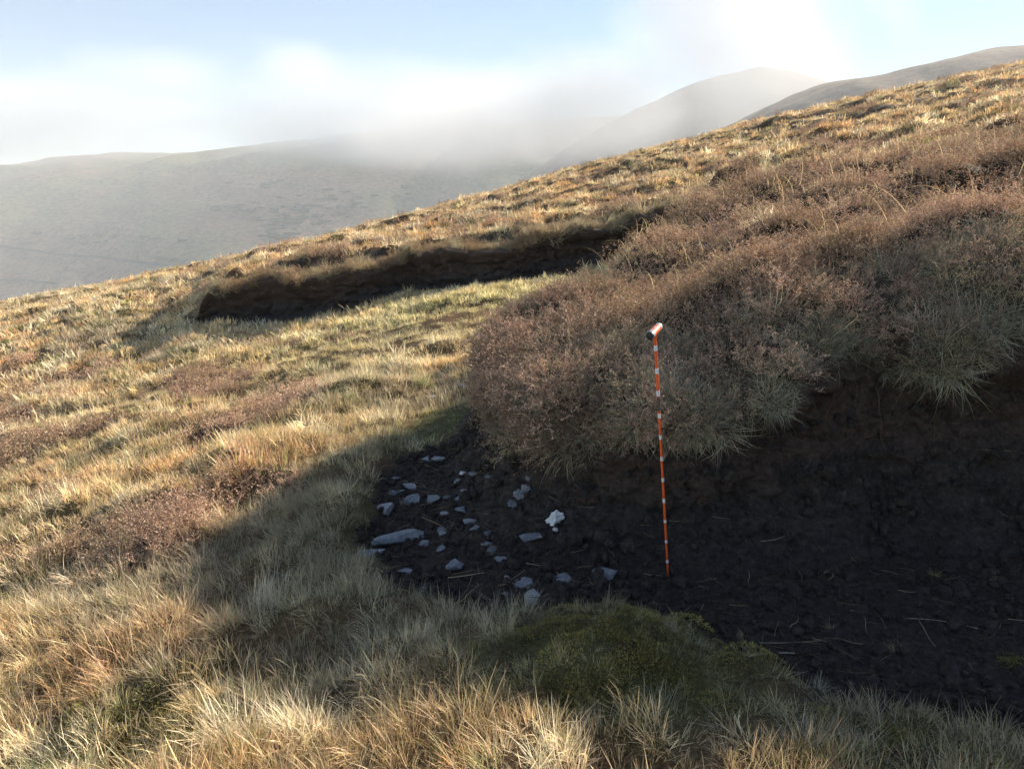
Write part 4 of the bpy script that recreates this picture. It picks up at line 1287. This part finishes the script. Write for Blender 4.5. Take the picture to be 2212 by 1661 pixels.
for i in range(11):
    hh = (0.013 if i < 3 else 0.019 if i < 7 else 0.024) * sc
    z0 = (0.068 + 0.1 * i) * sc
    rb = 0.0061 if i < 8 else 0.0073
    o = lathe('white_band', [(rb, z0 - hh / 2), (rb, z0 + hh / 2)], WHITE_T, shaft)
lathe('joint_sleeve', [(0.0074, 0.788 * sc), (0.0074, 0.852 * sc)], TAPE, shaft)
# the handle: nearly level, its left end towards the camera
hd = Vector((0.075, 0.185, 0.012)).normalized()
hq = hd.to_track_quat('Z', 'Y')
HL = 0.20
handle = put(bpy.data.objects.new('handle', None), probe)
mw = (probe.rotation_euler.to_matrix().to_4x4()).inverted()
handle.matrix_local = Matrix.Translation((0, 0, Lp)) @ (q.inverted() @ hq).to_matrix().to_4x4()
lathe('grip', [(0.0155, -HL * 0.27), (0.0163, -HL * 0.25), (0.0163, HL * 0.25), (0.0155, HL * 0.27)], ORANGE_P, handle, 32)
for s_ in (-1, 1):
    lathe('collar', sorted([(0.0168, s_ * HL * 0.27), (0.0172, s_ * HL * 0.28), (0.0172, s_ * HL * 0.44), (0.0168, s_ * HL * 0.45)], key=lambda a: a[1]), STEEL, handle, 32)
    pr = [(0.0164, 0.45), (0.0166, 0.475), (0.0150, 0.492), (0.0100, 0.502), (0.0040, 0.505)]
    pr = [(a, s_ * HL * b_) for a, b_ in pr]
    lathe('end_cap', sorted(pr, key=lambda a: a[1]), BLACK, handle, 32)
lathe('neck', [(0.0068, -0.034), (0.0082, -0.022), (0.0105, -0.012), (0.0105, -0.004)], ORANGE_P, probe, loc=(0, 0, Lp))
# worn print along the top of the grip: a row of small light strokes over a dark rule
upl = (hq.inverted() @ Vector((-0.25, -0.35, 1))); upl.z = 0; upl.normalize()
sdl = Vector((-upl.y, upl.x, 0))
def decal(name, z0, z1, a0, a1, mat):
    v_, n_ = [], 6
    for i in range(n_ + 1):
        a = a0 + (a1 - a0) * i / n_
        p_ = (upl * math.cos(a) + sdl * math.sin(a)) * 0.01645
        v_ += [(p_.x, p_.y, z0), (p_.x, p_.y, z1)]
    return mesh_obj(name, v_, [(2 * i, 2 * i + 1, 2 * i + 3, 2 * i + 2) for i in range(n_)], mat, handle)
for i in range(4):
    z0 = -0.018 + i * 0.009
    decal('printed_mark', z0, z0 + 0.0048, 0.08, 0.34, WPRINT)
decal('printed_rule', -0.026, 0.03, -0.18, -0.06, MARK)

# ------------------------------------------------------------------ tussocks that stand out, rushes
def tussock(name, px, py, spec, color, label, cat='grass tussock', lift=0.0, yaw=0.0, scale=1.0, fn=None, near=1.2):
    P = on_ground(px, py, near=near, fn=fn)
    o = put(bpy.data.objects.new(name, spec.build(name, plant_mat(name + '_blades', color=color))))
    o.location = (P[0], P[1], P[2] + lift); o.rotation_euler = (0, 0, yaw); o.scale = (scale,) * 3
    return tag(o, label, cat, 'grass tussocks that stand out' if cat == 'grass tussock' else None)
PG = (0.62, 0.57, 0.42); PS = (0.66, 0.55, 0.33); GG = (0.48, 0.47, 0.33)
tussock('grass_tussock', 600, 1300, tuft(201, 320, 0.16, 0.30, 0.12, 0.0020, 0.55, 1.0, 0.45), PG, 'big pale swept tussock at the left tip of the bank shadow', yaw=0.4)
tussock('grass_tussock', 1446, 1362, tuft(202, 150, 0.05, 0.09, 0.025, 0.0016, 0.55, 0.5), PG, 'small pale star-shaped tuft on the mossy hummock')
tussock('grass_tussock', 1767, 1490, tuft(203, 60, 0.06, 0.11, 0.02, 0.0018, 0.6, 0.5), GG, 'spiky lone tuft at the front edge of the bare peat')
tussock('grass_tussock', 1743, 1600, tuft(204, 180, 0.08, 0.15, 0.05, 0.0018, 0.55, 0.7), PG, 'pale bushy tussock at the lower right beneath the spiky lone tuft')
tussock('grass_tussock', 1850, 1630, tuft(205, 190, 0.07, 0.13, 0.05, 0.0018, 0.6, 0.6), PG, 'rightmost pale tussock at the bottom edge of the picture')
tussock('grass_tussock', 1425, 1525, tuft(206, 110, 0.07, 0.13, 0.04, 0.0018, 0.6, 0.7), GG, 'grey-green tuft in shade below the mossy hummock')
tussock('grass_tussock', 1305, 1580, tuft(207, 130, 0.08, 0.14, 0.05, 0.0018, 0.55, 0.7), PS, 'straw tuft half in sun on the front shadow line')
tussock('grass_tussock', 1011, 1490, tuft(208, 110, 0.08, 0.13, 0.04, 0.0018, 0.6, 0.7), PS, 'sunlit straw tuft left of the mossy hummock on the shadow line')
tussock('grass_tussock', 797, 968, tuft(209, 170, 0.08, 0.15, 0.06, 0.0022, 0.6, 0.7), PG, 'pale tuft on the shadow edge above the bare peat')
tussock('grass_tussock', 961, 860, tuft(210, 130, 0.08, 0.15, 0.05, 0.0026, 0.55, 0.6), PG, 'pale tuft beside the white pebble at the hollow\'s head')
tussock('grass_tussock', *z3(432, 900), tuft(211, 70, 0.04, 0.08, 0.02, 0.0016, 0.6, 0.6), PG, 'tiny pale tuft beside the squarish grey block')
tussock('grass_tussock', 1500, 1395, tuft(212, 90, 0.04, 0.08, 0.03, 0.0016, 0.7, 0.7), GG, 'low sparse tuft on the right flank of the mossy hummock')
rs = Ribbon(); r_ = np.random.default_rng(9)
for i in range(34):
    a = r_.uniform(0, 6.28); p_ = np.array([0.16 * r_.normal(), 0.05 * r_.normal(), -0.05]); L_ = r_.uniform(0.28, 0.5)
    dd = np.array([r_.normal(-0.05, 0.22), r_.normal(0, 0.15), 1.0]); dd /= np.linalg.norm(dd)
    L_ *= 1.15
    rs.strip([p_, p_ + dd * L_ * 0.5, p_ + dd * L_ + np.array([0.02 * r_.normal(), 0, -0.01])], 0.009, (r_.random(), r_.random(), r_.random()))
tussock('rush_clump', 1342, 552, rs, (0.85, 0.60, 0.28), 'clump of upright golden rushes in front of the far peat face', 'rushes', lift=0.14)

# ------------------------------------------------------------------ on the far hill: field walls and scrub
WALLM = plain('far_wall_stone', (0.05, 0.047, 0.042), scale=3)
def far_pt(px, py):
    return on_ground(px, py, near=600, far=3800, fn=far_h)
def wall(pts, hgt, wid, label):
    P = []
    for (a, b_), (c, d_) in zip(pts[:-1], pts[1:]):
        for t in np.linspace(0, 1, 14)[:-1]:
            P.append(far_pt(a + (c - a) * t + 2.0 * math.sin(3 * t + a), b_ + (d_ - b_) * t))
    P.append(far_pt(*pts[-1])); P = np.array(P)
    tg = np.gradient(P[:, :2], axis=0); tg /= np.linalg.norm(tg, axis=1)[:, None]; nn = np.c_[-tg[:, 1], tg[:, 0]]
    v_, f_ = [], []
    for i, p_ in enumerate(P):
        zg = far_h(p_[0], p_[1]); hh = hgt * (0.8 + 0.4 * r_.random())
        for s_, z_ in ((-1, -2.0), (-0.7, hh), (0.7, hh), (1, -2.0)):
            v_.append((p_[0] + nn[i, 0] * wid / 2 * s_, p_[1] + nn[i, 1] * wid / 2 * s_, zg + z_))
    for i in range(len(P) - 1):
        for k in range(3):
            f_.append((i * 4 + k, i * 4 + k + 1, i * 4 + k + 5, i * 4 + k + 4))
    tag(mesh_obj('field_wall', v_, f_, WALLM, smooth=False), label, 'wall', 'field walls on the far hillside')
wall([(-60, 522), (30, 537), (130, 551), (230, 558), (345, 574)], 3.2, 3.4, 'long upper field wall crossing the far hillside at left')
wall([(120, 616), (135, 590), (178, 553)], 2.6, 3.0, 'short field wall climbing between the two level ones far off')
wall([(-60, 604), (60, 607), (125, 614)], 2.6, 3.0, 'lower field wall at the far left edge above the moor')

SCRUB = plain('far_scrub_leaves', (0.045, 0.050, 0.030), scale=2)
bm = bmesh.new()
r_ = np.random.default_rng(33)
sites = [(640, 470, 75, 32, 60), (600, 505, 40, 14, 16), (500, 452, 60, 8, 14), (740, 430, 70, 22, 18), (250, 515, 130, 14, 16), (560, 400, 60, 8, 8), (880, 440, 25, 25, 10), (400, 560, 60, 12, 10)]
for cx, cy, wx, wy, n in sites:
    for i in range(n):
        P = far_pt(cx + r_.normal(0, wx * 0.6), cy + r_.normal(0, wy * 0.6))
        sx, sy, sz = r_.uniform(5, 14), r_.uniform(5, 14), r_.uniform(1.6, 3.2)
        ret = bmesh.ops.create_icosphere(bm, subdivisions=2, radius=1)
        for v_ in ret['verts']:
            k = 1 + 0.5 * math.sin(5 * v_.co.x + i) * math.cos(4 * v_.co.y + i * 2)
            v_.co = Vector((P[0] + v_.co.x * sx * k, P[1] + v_.co.y * sy * k, P[2] + v_.co.z * sz))
me = bpy.data.meshes.new('far_scrub'); bm.to_mesh(me); bm.free(); me.materials.append(SCRUB)
tag(put(bpy.data.objects.new('far_scrub', me)), kind='stuff')

# ------------------------------------------------------------------ air: haze over the valley, cloud caught on the tops
def box(name, lo_, hi, mat):
    (x0, y0, z0), (x1, y1, z1) = lo_, hi
    v_ = [(x0, y0, z0), (x1, y0, z0), (x1, y1, z0), (x0, y1, z0), (x0, y0, z1), (x1, y0, z1), (x1, y1, z1), (x0, y1, z1)]
    f_ = [(3, 2, 1, 0), (4, 5, 6, 7), (0, 1, 5, 4), (1, 2, 6, 5), (2, 3, 7, 6), (3, 0, 4, 7)]
    return mesh_obj(name, v_, f_, mat, smooth=False)
def volume_mat(name, color, density, aniso):
    k = NT(name)
    k.t.nodes.remove(k.b)
    pv = k.n('ShaderNodeVolumePrincipled')
    pv.inputs['Color'].default_value = (*color, 1)
    pv.inputs['Density'].default_value = density
    pv.inputs['Anisotropy'].default_value = aniso
    k.link(pv.outputs[0], k.out.inputs['Volume'])
    return k, pv
kh, pv = volume_mat('valley_haze', (0.87, 0.935, 1.0), 0.00030, 0.0)
tag(box('haze', (-3700, -420, -480), (1900, 4100, 350), kh.m), kind='stuff')
#--FOG--
def fog_bank(name, lo_, hi, terms, density, aniso, nscale, amp, edge, seed, white=(0.74, 0.79, 0.86)):
    """low cloud: soft ellipsoids of droplets torn by noise"""
    k, pv = volume_mat(name, white, density, aniso)
    g = k.n('ShaderNodeNewGeometry')
    pos_ = g.outputs['Position']
    def vm(op, a, b_):
        m = k.n('ShaderNodeVectorMath', operation=op)
        for sck, val in ((m.inputs[0], a), (m.inputs[1], b_)):
            if isinstance(val, tuple): sck.default_value = val
            else: k.link(val, sck)
        return m
    shape = None
    for (c, r, tilt, w) in terms:
        rel = vm('SUBTRACT', pos_, c).outputs[0]
        if tilt:
            vr = k.n('ShaderNodeVectorRotate', rotation_type='Y_AXIS')
            k.link(rel, vr.inputs['Vector']); vr.inputs['Angle'].default_value = tilt
            rel = vr.outputs[0]
        q_ = vm('DIVIDE', rel, r).outputs[0]
        l2 = k.n('ShaderNodeVectorMath', operation='LENGTH'); k.link(q_, l2.inputs[0])
        e = k.math('MULTIPLY', k.math('SUBTRACT', 1.0, l2.outputs['Value']), w)
        shape = e if shape is None else k.math('MAXIMUM', shape, e)
    off = vm('ADD', pos_, (seed * 911.0, seed * 373.0, 0)).outputs[0]
    mp = vm('DIVIDE', off, nscale).outputs[0]
    n_ = k.noise(1.0, 6, 0.58, mp, 0.35)
    f = k.math('ADD', shape, k.math('MULTIPLY', k.math('SUBTRACT', n_, 0.5), amp))
    mr = k.n('ShaderNodeMapRange', interpolation_type='SMOOTHSTEP')
    k.link(f, mr.inputs['Value'])
    mr.inputs['From Min'].default_value = 0.0; mr.inputs['From Max'].default_value = edge
    mr.inputs['To Min'].default_value = 0.0; mr.inputs['To Max'].default_value = density
    k.link(mr.outputs[0], pv.inputs['Density'])
    k.m.cycles.volume_step_rate = 0.3
    return tag(box(name, lo_, hi, k.m), kind='stuff')
fog_bank('fog_bank', (-3300, 1500, 20), (700, 2500, 520),
         [((-1500, 1980, 225), (1500, 420, 125), 0, 1.1), ((-250, 1900, 210), (720, 420, 150), 0, 1.3), ((-880, 2000, 330), (260, 240, 70), 0.05, 1.0), ((-560, 2000, 345), (150, 200, 75), 0.15, 1.0)],
         0.0038, 0.0, (330, 300, 150), 1.6, 0.9, 1)
fog_bank('fog_plume', (-260, 700, 10), (520, 1350, 470),
         [((275, 1010, 250), (160, 190, 250), 0.3, 1.15), ((110, 1050, 130), (220, 220, 95), 0.1, 1.2), ((-60, 1080, 105), (250, 220, 75), 0.0, 1.1)],
         0.0068, 0.0, (150, 150, 120), 1.6, 0.85, 2, (0.93, 0.945, 0.965))
fog_bank('cloud_wisp', (560, 1480, 300), (980, 1760, 520),
         [((770, 1620, 410), (120, 110, 45), -0.75, 1.0)], 0.004, 0.0, (110, 110, 80), 1.3, 0.9, 5)
